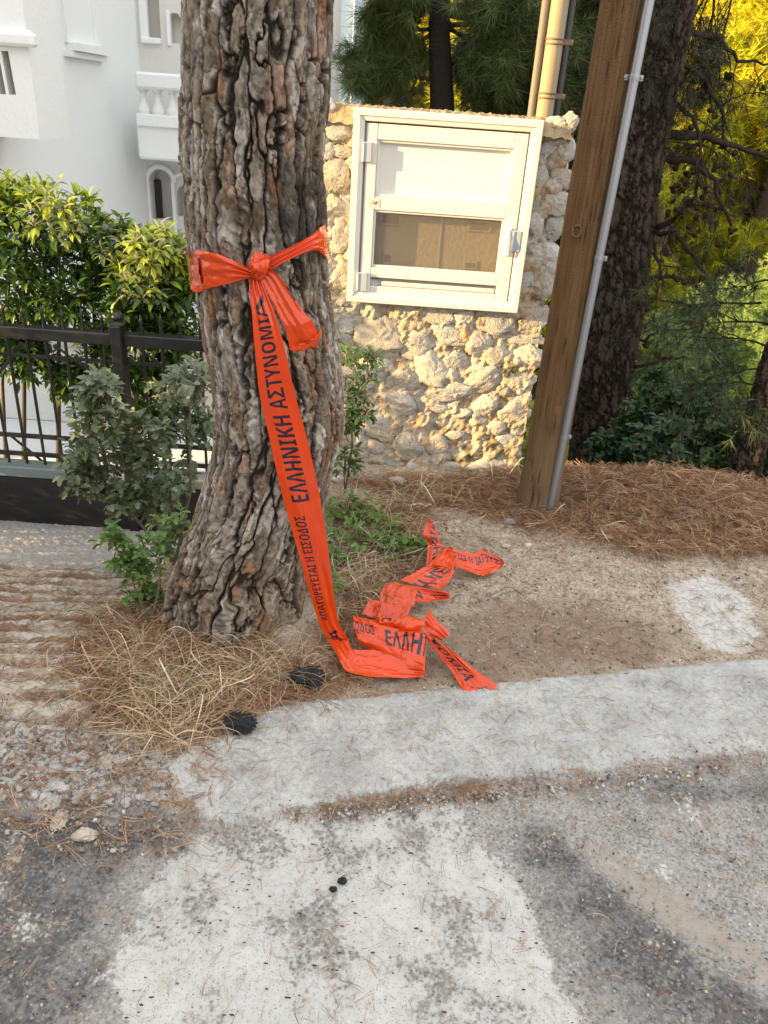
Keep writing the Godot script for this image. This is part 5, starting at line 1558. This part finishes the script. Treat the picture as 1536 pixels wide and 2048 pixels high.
func build_tape() -> void:
	rng.seed = 91
	var film := StandardMaterial3D.new()
	film.albedo_texture = lettering()
	film.roughness = 0.22; film.metallic_specular = 0.3; film.clearcoat_enabled = true; film.clearcoat = 0.8; film.clearcoat_roughness = 0.05; film.cull_mode = BaseMaterial3D.CULL_DISABLED
	film.backlight_enabled = true; film.backlight = Color(0.12, 0.12, 0.12)
	var tn := NoiseTexture2D.new(); tn.width = 256; tn.height = 256; tn.seamless = true; tn.noise = noise(93, 0.012, 3)
	film.heightmap_enabled = false
	var o := thing("barrier_tape", "orange police barrier tape knotted round the pine trunk and trailing onto the ground", "barrier tape", on_ground(700, 1300))
	var crease := noise(94, 1.0, 3)
	var crk := cells(95, 1.0, FastNoiseLite.RETURN_DISTANCE2_SUB)
	# ribbons: rows of [left px, left py, right px, right py, depth or height]; both edges become points of the place
	var ribbon := func(called: String, L: Array, R: Array, u0: float, per_m: float, flip: bool, fold: float, sub := 10, nv := 16, v0 := 0.0, v1 := 1.0, us := []) -> void:
		var s := Shape.new()
		var n := L.size()
		var len_ := [0.0]
		for k in n - 1: len_.append(len_[k] + ((L[k] + R[k]) * 0.5).distance_to((L[k + 1] + R[k + 1]) * 0.5))
		var rows := (n - 1) * sub
		var maxw := 0.001
		var curl: float = rr(0.06, 0.13) * (1.0 if rng.randf() < 0.6 else -0.6) if called.begins_with("ground") else 0.035
		for k in n: maxw = maxf(maxw, L[k].distance_to(R[k]))
		var sd := rr(0, 50)
		s.grid(nv, rows, func(i: int, j: int) -> Array:
			var u := j / float(sub)
			var k := mini(int(u), n - 2)
			var f := u - k
			var l: Vector3 = catmull(L, k, f); var r: Vector3 = catmull(R, k, f)
			var v := i / float(nv)
			var p := l.lerp(r, v)
			var k2: float = lerpf(len_[k], len_[k + 1], f)
			var wdt := l.distance_to(r)
			var tang: Vector3 = (catmull(L, k, minf(f + 0.05, 1.0)) - catmull(L, k, maxf(f - 0.05, 0.0)))
			var nn := tang.cross(r - l)
			nn = nn.normalized() if nn.length() > 1e-9 else Vector3(0, 0, 1)
			if nn.dot(EYE - p) < 0: nn = -nn
			var d: float = fold * wdt * (0.55 * crease.get_noise_2d(v * 2.6 + sd, k2 * 5.0) + 0.35 * (crk.get_noise_2d(v * 1.6 + sd, k2 * 14.0) + 0.7) + 0.10 * crease.get_noise_2d(v * 9.0, k2 * 40.0 + sd))
			d += curl * wdt * (sin(PI * v) - 0.35 * sin(TAU * (v + k2 * 3.0 + sd)))
			var gather := clampf(1.0 - wdt / maxw, 0.0, 1.0)
			d += gather * gather * 0.10 * maxw * sin(v * TAU * 3.2 + sd + k2 * 6.0)
			return [p + nn * d, Color.WHITE, Vector2(lerpf(us[k], us[k + 1], f) if us.size() else u0 + k2 * per_m, lerpf(v0, v1, (1.0 - v) if flip else v))])
		put(called, s.mesh(film), o)
	var edge := func(list: Array, zs: Array) -> Array:
		var L := []; var R := []
		for k in list.size():
			L.append(at_z(list[k][0], list[k][1], zs[k])); R.append(at_z(list[k][2], list[k][3], zs[k]))
		return [L, R]
	# long hanging strip, from the ground up, so that the words read upwards
	var long_ := [[655, 1278, 697, 1281], [640, 1250, 678, 1246], [625, 1205, 669, 1200], [598, 1110, 657, 1105], [568, 1005, 641, 1000], [545, 905, 620, 900], [521, 800, 592, 795], [514, 745, 578, 735], [509, 690, 566, 680], [504, 630, 548, 622], [499, 580, 528, 572], [503, 552, 517, 548]]
	var E: Array = edge.call(long_, [-1.99, -1.985, -1.975, -1.955, -1.94, -1.93, -1.925, -1.92, -1.918, -1.92, -1.925, -1.935])
	ribbon.call("hanging_strip", E[0], E[1], 0.01, 1.055, false, 0.055, 16, 20, 0.0, 1.0, [-0.05, 0.0, 0.075, 0.24, 0.39, 0.545, 0.705, 0.79, 0.875, 0.965, 0.996, 0.999])
	# short tail beside it
	E = edge.call([[512, 545, 532, 535], [528, 570, 556, 548], [545, 605, 583, 585], [562, 640, 606, 622], [572, 660, 622, 640], [580, 699, 640, 668]], [-1.935, -1.93, -1.925, -1.92, -1.915, -1.925])
	ribbon.call("short_tail", E[0], E[1], 0.815, 0.2, false, 0.16, 12, 16, 0.0, 0.25)
	E = edge.call([[578, 698, 637, 690], [582, 700, 634, 694], [600, 694, 640, 675], [632, 676, 645, 652]], [-1.925, -1.915, -1.91, -1.915])
	ribbon.call("torn_end", E[0], E[1], 0.4, 0.1, false, 0.2, 8, 8, 0.0, 0.2)
	# wings round the trunk: they follow the bark, gathered at the knot
	var wing := func(list: Array, zs: Array, called: String, u0: float, fold: float, v0 := 0.75, v1 := 1.0, per := 1.0) -> void:
		var e: Array = edge.call(list, zs)
		ribbon.call(called, e[0], e[1], u0, per, false, fold, 14, 24, v0, v1)
	wing.call([[384, 498, 384, 578], [388, 497, 396, 585], [402, 500, 425, 574], [435, 508, 455, 568], [470, 524, 480, 560], [496, 538, 500, 556], [508, 545, 508, 552]], [-2.06, -2.03, -1.975, -1.945, -1.93, -1.925, -1.925], "left_wing", 0.19, 0.15, 0.75, 0.95, 0.08)
	wing.call([[508, 534, 508, 556], [530, 518, 533, 545], [560, 503, 566, 527], [590, 489, 600, 510], [620, 472, 632, 500], [640, 456, 652, 510], [652, 448, 658, 520]], [-1.93, -1.94, -1.95, -1.975, -2.01, -2.06, -2.12], "right_wing", 0.55, 0.12)
	wing.call([[372, 500, 384, 580], [384, 498, 392, 583], [396, 505, 405, 575]], [-2.2, -2.06, -1.995], "left_wrap", 0.1, 0.06)
	wing.call([[632, 500, 632, 500], [648, 497, 650, 512], [659, 489, 657, 520]], [-2.02, -2.04, -2.10], "right_wrap", 0.1, 0.06)
	# knot: crumpled lump with a loop
	var kn := at_z(517, 532, -1.925)
	var s := Shape.new()
	s.grid(40, 24, func(i: int, j: int) -> Array:
		var th := PI * j / 24.0; var a := TAU * (i % 40) / 40.0
		var d := Vector3(sin(th) * cos(a), cos(th), sin(th) * sin(a))
		var q := 1.0 + 0.5 * absf(crease.get_noise_3dv(d * 2.6)) - 0.35 * absf(sin(a * 4.0 + d.y * 2.0)) * sin(th)
		return [kn + Vector3(d.x * 0.022, d.y * 0.030, d.z * 0.016) * q, Color.WHITE, Vector2(0.405 + 0.005 * d.x, 0.1)], true)
	put("knot", s.mesh(film), o)
	var loop := [[506, 515, 536, 508], [504, 527, 540, 522], [510, 540, 530, 545], [503, 552, 514, 556]]
	E = edge.call(loop, [-1.945, -1.905, -1.90, -1.925])
	ribbon.call("knot_loop", E[0], E[1], 0.40, 0.05, false, 0.25, 8, 12, 0.0, 0.15)
	# heap on the ground: rows of edge points with heights above the ground in centimetres
	var heap := func(called: String, list: Array, u0: float, per_m: float, flip: bool, fold := 0.09, v0 := 0.0, v1 := 1.0) -> void:
		var L := []; var R := []
		for r in list:
			L.append(on_ground(r[0], r[1], r[2] * 0.01)); R.append(on_ground(r[3], r[4], r[5] * 0.01))
		ribbon.call(called, L, R, u0, per_m, flip, fold * 1.5, 20, 28, v0, v1)
	heap.call("ground_strip", [[655, 1278, 4.5, 697, 1281, 4.5], [672, 1305, 4, 706, 1298, 5], [694, 1346, 3.6, 724, 1298, 5], [745, 1354, 3.2, 752, 1300, 5], [800, 1356, 2.5, 795, 1310, 5], [848, 1355, 1.5, 848, 1328, 5.5]], 0.03, -1.0, true, 0.08, 0.72, 1.0)
	heap.call("ground_fold", [[723, 1292, 3.5, 704, 1230, 10], [755, 1303, 4, 742, 1240, 10], [795, 1318, 4.5, 790, 1250, 9.5], [825, 1332, 5, 842, 1258, 9], [850, 1340, 4.5, 850, 1262, 9]], 0.275, 1.15, true, 0.10)
	heap.call("ground_fold", [[742, 1243, 9.5, 840, 1262, 9], [760, 1240, 12, 846, 1250, 12], [790, 1240, 11, 850, 1238, 12]], 0.40, 0.3, false, 0.12, 0.74, 0.98)
	heap.call("ground_fold", [[724, 1228, 6, 812, 1240, 6], [735, 1206, 8, 822, 1216, 8], [740, 1203, 7.5, 828, 1212, 7.5], [757, 1207, 6, 826, 1213, 6.5]], 0.41, 0.1, false, 0.10, 0.74, 0.98)
	heap.call("ground_fold", [[757, 1208, 5, 828, 1214, 5], [762, 1185, 6, 830, 1200, 6], [770, 1168, 7, 832, 1190, 7], [785, 1163, 7, 836, 1186, 7.5]], 0.405, 0.1, false, 0.10, 0.74, 0.98)
	heap.call("ground_fold", [[786, 1164, 7, 836, 1205, 4], [820, 1170, 7, 855, 1204, 4], [860, 1178, 6.5, 880, 1200, 3.5], [899, 1184, 6, 900, 1196, 3]], 0.925, 1.0, true, 0.10)
	heap.call("ground_fold", [[798, 1163, 7, 888, 1177, 5], [825, 1148, 8, 898, 1162, 6], [853, 1133, 9, 906, 1150, 7], [880, 1134, 9, 913, 1140, 8]], 0.62, 1.0, true, 0.10)
	heap.call("ground_fold", [[853, 1133, 9, 908, 1138, 8], [876, 1110, 10, 909, 1118, 8], [898, 1093, 10, 906, 1097, 9]], 0.41, 0.1, false, 0.08, 0.74, 0.98)
	heap.call("ground_fold", [[852, 1132, 6, 886, 1104, 8], [856, 1090, 10, 890, 1092, 10], [848, 1068, 14, 884, 1090, 10], [857, 1036, 17, 868, 1050, 15]], 0.47, 1.0, true, 0.12)
	heap.call("ground_fold", [[903, 1095, 9, 910, 1132, 5], [925, 1103, 8, 935, 1142, 4], [952, 1106, 7, 964, 1152, 2], [964, 1098, 8, 980, 1148, 2], [1006, 1122, 6, 1006, 1134, 2]], 0.30, -1.0, false, 0.08)
	heap.call("ground_fold", [[856, 1218, 12, 845, 1260, 9], [880, 1245, 11, 862, 1272, 8], [901, 1268, 9, 882, 1282, 6]], 0.41, 0.1, false, 0.12, 0.74, 0.98)
	heap.call("ground_fold", [[842, 1262, 10, 880, 1285, 9], [862, 1290, 7, 896, 1300, 7], [890, 1325, 4, 925, 1330, 5], [905, 1345, 2.5, 950, 1345, 4.5], [935, 1396, 1.5, 994, 1372, 2.5]], 0.80, 1.0, true, 0.12)
	heap.call("ground_fold", [[888, 1290, 6, 886, 1296, 5], [918, 1312, 6, 905, 1335, 3], [945, 1335, 4.5, 922, 1365, 1.5], [996, 1372, 3, 938, 1398, 1.2]], 0.55, 0.6, false, 0.06)
	heap.call("ground_fold", [[932, 1392, 1, 935, 1399, 0.6], [960, 1386, 1.2, 962, 1392, 0.7], [996, 1370, 1.4, 997, 1380, 0.8]], 0.41, 0.1, false, 0.1, 0.74, 0.98)

func catmull(a: Array, k: int, t: float) -> Vector3:
	var p0: Vector3 = a[maxi(k - 1, 0)]; var p1: Vector3 = a[k]; var p2: Vector3 = a[k + 1]; var p3: Vector3 = a[mini(k + 2, a.size() - 1)]
	return p1.cubic_interpolate(p2, p0, p3, t).lerp(p1.lerp(p2, t), 0.35)

# ---------------------------------------------------------------- litter
func build_litter() -> void:
	rng.seed = 123
	# pine needles: long thin curved pairs
	var nm := vmat(0.8, 0.2)
	var nl := Shape.new()
	for k in 2:
		var side := Vector3(0, 0, 0.00065)
		var off := Vector3(0, 0, 0.004 * (k * 2 - 1))
		var prev := -1
		for q in 5:
			var u := q / 4.0
			var p := Vector3(u * 0.085, 0.010 * sin(u * PI) , 0) + off * u * 1.6
			var a := nl.pt(p - side + Vector3(0, 0.0004, 0)); nl.pt(p + side - Vector3(0, 0.0004, 0))
			if prev >= 0:
				nl.tri(prev, a, a + 1); nl.tri(prev, a + 1, prev + 1)
			prev = a
	var needle := nl.mesh(nm)
	var xf := []; var cols := []
	var tones := [Color(0.28, 0.15, 0.08), Color(0.37, 0.22, 0.125), Color(0.20, 0.105, 0.06), Color(0.46, 0.32, 0.20), Color(0.31, 0.19, 0.115)]
	var lay := func(x: float, z: float, up: float, tilt: float, k: float) -> void:
		var b := Basis(Vector3.UP, rr(0, TAU)) * Basis(Vector3.BACK, rr(-tilt, tilt)) * Basis(Vector3.RIGHT, rr(-1.5, 1.5))
		xf.append(Transform3D(b.scaled(Vector3.ONE * k), Vector3(x, hgt(x, z) + up, z)))
		cols.append(tones[rng.randi() % 5] * rr(0.7, 1.25))
	var tries := 0
	while xf.size() < 27000 and tries < 900000:
		tries += 1
		var x := rr(-1.5, 2.2); var z := rr(-3.55, -1.55)
		var m := in_zone("litter", x, z)
		if nz_a.get_noise_2d(x * 700.0, z * 900.0) < rr(-0.5, 0.25): continue
		if rng.randf() < m * (1.0 if x > 0.5 else 0.6): lay.call(x, z, rr(0.003, 0.022), 0.25, rr(0.6, 1.15))
	for k in 6500:       # berm along the slope's edge, heaped
		var x := rr(0.72, 2.3); var z := -3.2 + rng.randfn() * 0.15
		lay.call(x, z, rr(0.004, 0.04), 0.3, rr(0.7, 1.25))
	for k in 7000:       # between the ribs of the drive and over the crumbs
		var x := rr(-1.7, -0.35); var z := rr(-2.7, -1.15)
		if in_zone("road", x, z) < 0.5 or rng.randf() < 0.5: lay.call(x, z, rr(0.003, 0.02), 0.15, rr(0.5, 1.0))
	for k in 3600:       # scattered over the road
		var x := rr(-0.9, 1.4); var z := rr(-2.0, -0.75)
		lay.call(x, z, rr(0.002, 0.006) + in_zone("strip", x, z) * 0.018, 0.03, rr(0.15, 0.6))
	for k in 2600:
		var q := on_ground(rr(520, 1536), 1600 - rr(0, 100) + rng.randfn() * 18)
		var t := on_ground(lerpf(420, 1536, rng.randf()), 0.0 + lerpf(1650, 1500, rng.randf()))
		var px := rr(560, 1536)
		if not (px > 640 and px < 970 and rng.randf() < 0.55) and nz_a.get_noise_1d(px * 14.0) < rr(0.0, 0.5): continue
		var py := lerpf(1622, 1508, (px - 560) / 976.0) + rng.randfn() * (7.0 + 14.0 * absf(nz_a.get_noise_1d(px * 9.0 + 40.0)))
		q = on_ground(px, py)
		lay.call(q.x, q.z, rr(0.002, 0.01), 0.06, rr(0.2, 0.6))
	for k in 5000:       # the dirt apron
		var x := rr(0.0, 1.8); var z := rr(-3.0, -1.8)
		if in_zone("strip", x, z) < 0.3: lay.call(x, z, rr(0.003, 0.010), 0.08, rr(0.3, 0.8))
	many("pine_needles", needle, xf, cols)
	# straw: long curved dry stems around the trunk
	var straw := Shape.new()
	var pts := []; var rad := []
	for q in 8:
		var u := q / 7.0
		pts.append(Vector3(0.30 * u, 0.16 * sin(u * 2.4), 0.02 * sin(u * 5.0))); rad.append(0.0010 * (1.0 - 0.6 * u))
	straw.tube(pts, rad, 4)
	var blade := Shape.new()
	for q in 8:
		var u := q / 7.0
		var ww := 0.0026 * sin(PI * clampf(u * 0.9 + 0.1, 0, 1)) + 0.0006
		var p := Vector3(0.22 * u, 0.13 * sin(u * 2.7), 0.04 * u * u)
		blade.pt(p + Vector3(0, 0, -ww)); blade.pt(p + Vector3(0, ww * 0.5, ww))
		if q > 0:
			var k := q * 2
			blade.tri(k - 2, k, k + 1); blade.tri(k - 2, k + 1, k - 1)
	var sm := straw.mesh(vmat(0.7, 0.3))
	var bm := blade.mesh(leaf_mat(0.7, 0.4))
	xf = []; cols = []
	var xb := []; var cb := []
	var st := [Color(0.62, 0.48, 0.29), Color(0.70, 0.57, 0.38), Color(0.54, 0.38, 0.22), Color(0.76, 0.66, 0.49), Color(0.46, 0.30, 0.17)]
	var clumps := [[325, 1415, 0.11, 250], [250, 1335, 0.08, 70], [420, 1385, 0.09, 100], [530, 1360, 0.07, 80], [580, 1345, 0.04, 50], [340, 1490, 0.06, 130], [690, 1180, 0.12, 220], [750, 1120, 0.14, 180], [720, 1030, 0.16, 220], [830, 1000, 0.15, 130], [130, 1380, 0.14, 50], [230, 1270, 0.06, 40], [1040, 960, 0.12, 60], [1180, 1060, 0.25, 70], [1400, 1060, 0.3, 90], [300, 1310, 0.07, 80], [510, 1330, 0.06, 60]]
	for c in clumps:
		var o := on_ground(c[0], c[1])
		for k in c[3]:
			var x: float = o.x + rng.randfn() * c[2] * 0.6
			var z: float = o.z + rng.randfn() * c[2] * 0.5
			var b := Basis(Vector3.UP, rr(0, TAU)) * Basis(Vector3.BACK, rr(-0.4, 0.25)) * Basis(Vector3.RIGHT, rr(-1.3, 1.3))
			var t := Transform3D(b.scaled(Vector3.ONE * rr(0.2, 0.75)), Vector3(x, hgt(x, z) + rr(0, 0.01), z))
			if k % 9 == 0:
				xb.append(t); cb.append(st[rng.randi() % 5] * rr(0.8, 1.15) if rng.randf() < 0.8 else Color(0.16, 0.22, 0.05))
			else:
				xf.append(t); cols.append(st[rng.randi() % 5] * rr(0.75, 1.15))
	many("dry_grass", sm, xf, cols)
	many("dry_grass_blades", bm, xb, cb)
	# gravel
	var peb := rock(41, 1, 0.7, 1, vmat(0.9, 0.3), 10, 7, 11, 0.12, Color(1, 1, 1))
	xf = []; cols = []
	var gc := [Color(0.46, 0.42, 0.36), Color(0.36, 0.30, 0.24), Color(0.54, 0.51, 0.46), Color(0.22, 0.19, 0.17), Color(0.34, 0.22, 0.15), Color(0.10, 0.10, 0.105)]
	var drop := func(x: float, z: float, r: float) -> void:
		xf.append(Transform3D(any_turn().scaled(Vector3.ONE * r), Vector3(x, hgt(x, z) + r * 0.3 + in_zone("strip", x, z) * 0.016, z))); cols.append(gc[rng.randi() % 6] * rr(0.8, 1.15))
	for k in 9000:
		var x := rr(-0.1, 1.9); var z := rr(-3.2, -1.7)
		if in_zone("strip", x, z) < 0.4 and in_zone("pale", x, z) < 0.4: drop.call(x, z, 0.0015 + 0.005 * pow(rng.randf(), 4.0))
	for k in 3000:
		var x := rr(-1.3, -0.4); var z := rr(-1.9, -1.2)
		if in_zone("strip", x, z) < 0.5: drop.call(x, z, 0.002 + 0.007 * pow(rng.randf(), 5.0))
	for k in 420:       # crust of broken concrete at the drive's foot
		var x := rr(-1.35, -0.42); var z := rr(-1.75, -1.33)
		if in_zone("strip", x, z) > 0.5 or in_zone("crumbs", x, z) < 0.25: continue
		var q := 0.006 + 0.020 * pow(rng.randf(), 3.0)
		xf.append(Transform3D(Basis(Vector3.UP, rr(0, TAU)).scaled(Vector3(q, q * 0.55, q * rr(0.6, 1.0))), Vector3(x, hgt(x, z) + q * 0.12, z))); cols.append(Color(0.47, 0.455, 0.43) * rr(0.75, 1.1))
	for k in 5500:
		var x := rr(-1.0, 1.5); var z := rr(-2.0, -0.75)
		if in_zone("white", x, z) < 0.35 and in_zone("road", x, z) > 0.4: drop.call(x, z, 0.0012 + 0.003 * pow(rng.randf(), 3.0))
	for k in 2000:
		var x := rr(-0.6, 1.2); var z := rr(-2.0, -0.75)
		var q := 0.0008 + 0.0018 * pow(rng.randf(), 3.0)
		xf.append(Transform3D(Basis(Vector3.UP, rr(0, TAU)).scaled(Vector3(q * rr(1.0, 2.8), q * 0.35, q)), Vector3(x, hgt(x, z) + q * 0.3 + in_zone("strip", x, z) * 0.016, z))); cols.append([Color(0.07, 0.05, 0.04), Color(0.13, 0.07, 0.045), Color(0.05, 0.05, 0.055), Color(0.2, 0.13, 0.08)][rng.randi() % 4])
	for k in 2600:
		var px := rr(560, 1536)
		if not (px > 640 and px < 1000 and rng.randf() < 0.5) and nz_a.get_noise_1d(px * 11.0 + 500.0) < rr(-0.1, 0.5): continue
		var q := on_ground(px, lerpf(1622, 1508, (px - 560) / 976.0) + 8.0 + absf(rng.randfn()) * 14.0)
		drop.call(q.x, q.z, 0.0015 + 0.005 * pow(rng.randf(), 3.0))
	many("gravel", peb, xf, cols)
	# stones and lumps that can be told apart
	var lime := relief(vmat(0.9, 0.3), 0.1, 0.3, 6.0, 55)
	var tar := relief(vmat(0.55, 0.5), 0.25, 0.6, 14.0, 57)
	var loose := [["limestone_rock", "pale angular limestone rock at the pillar foot beside the pine trunk", "rock", 678, 962, 30, 14, Color(0.55, 0.53, 0.5)],
		["limestone_rock", "pale limestone rock lying in front of the pillar's middle", "rock", 796, 966, 34, 18, Color(0.55, 0.52, 0.47)],
		["grey_stone", "smooth grey stone in the needles left of the pole foot", "stone", 1018, 1046, 22, 12, Color(0.26, 0.27, 0.27)],
		["small_stone", "small pale stone right of the weeds above the tape heap", "stone", 912, 1064, 12, 8, Color(0.5, 0.44, 0.38)],
		["small_stone", "small tan stone on the dirt above the tape's right end", "stone", 1012, 1094, 16, 9, Color(0.5, 0.42, 0.32)],
		["small_stone", "small white stone on the dirt beside the tan stone", "stone", 1055, 1092, 14, 9, Color(0.55, 0.51, 0.45)],
		["small_stone", "pinkish stone just left of the pole foot", "stone", 1022, 1010, 14, 9, Color(0.5, 0.36, 0.28)],
		["round_stone", "brown round stone half buried at the trunk's left foot", "stone", 300, 1236, 26, 22, Color(0.16, 0.12, 0.09)],
		["asphalt_lump", "black asphalt lump in the straw below the trunk", "asphalt lump", 612, 1366, 60, 36, Color(0.018, 0.02, 0.024)],
		["asphalt_lump", "smaller black asphalt lump lying on the concrete strip", "asphalt lump", 481, 1464, 56, 26, Color(0.018, 0.02, 0.024)],
		["concrete_chip", "rounded pale concrete chip on the dark asphalt, rightmost of three", "concrete chip", 170, 1670, 46, 30, Color(0.48, 0.44, 0.35)],
		["concrete_chip", "tall pale concrete chip on the asphalt, middle of three", "concrete chip", 118, 1640, 30, 42, Color(0.48, 0.44, 0.37)],
		["concrete_chip", "pale flat concrete chip nearest the gravel, leftmost of three", "concrete chip", 100, 1606, 44, 30, Color(0.45, 0.43, 0.38)],
		["tar_crumb", "black tar crumb on the white patch, lower of a pair", "tar crumb", 684, 1763, 16, 12, Color(0.02, 0.021, 0.024)],
		["tar_crumb", "black tar crumb on the white patch, upper of a pair", "tar crumb", 666, 1780, 13, 11, Color(0.02, 0.021, 0.024)]]
	for k in loose.size():
		var L: Array = loose[k]
		var p := on_ground(L[3], L[4])
		var e := on_ground(L[3] + L[5] * 0.5, L[4]).distance_to(p)
		var hh: float = e * L[6] / L[5]
		var lump: bool = L[0] == "asphalt_lump"
		var flat_: bool = L[0] == "concrete_chip"
		if flat_: hh = e * L[6] / L[5] * 1.4
		var m := rock(1200 + k, e * 1.15, 0.008 if flat_ else hh * 1.1, hh * 0.95 if flat_ else e * 0.9, tar if lump or L[0] == "tar_crumb" else lime, 40 if lump else 26, 28 if lump else 18, 14, 0.28 if lump or L[0] == "tar_crumb" else 0.12, L[7])
		var r := put(L[0], m)
		r.position = p + Vector3(0, (0.001 if flat_ else hh * (0.8 if lump else 0.45)) + in_zone("strip", p.x, p.z) * 0.018, 0)
		r.rotation.y = rr(-0.3, 0.3)
		tag(r, L[1], L[2])
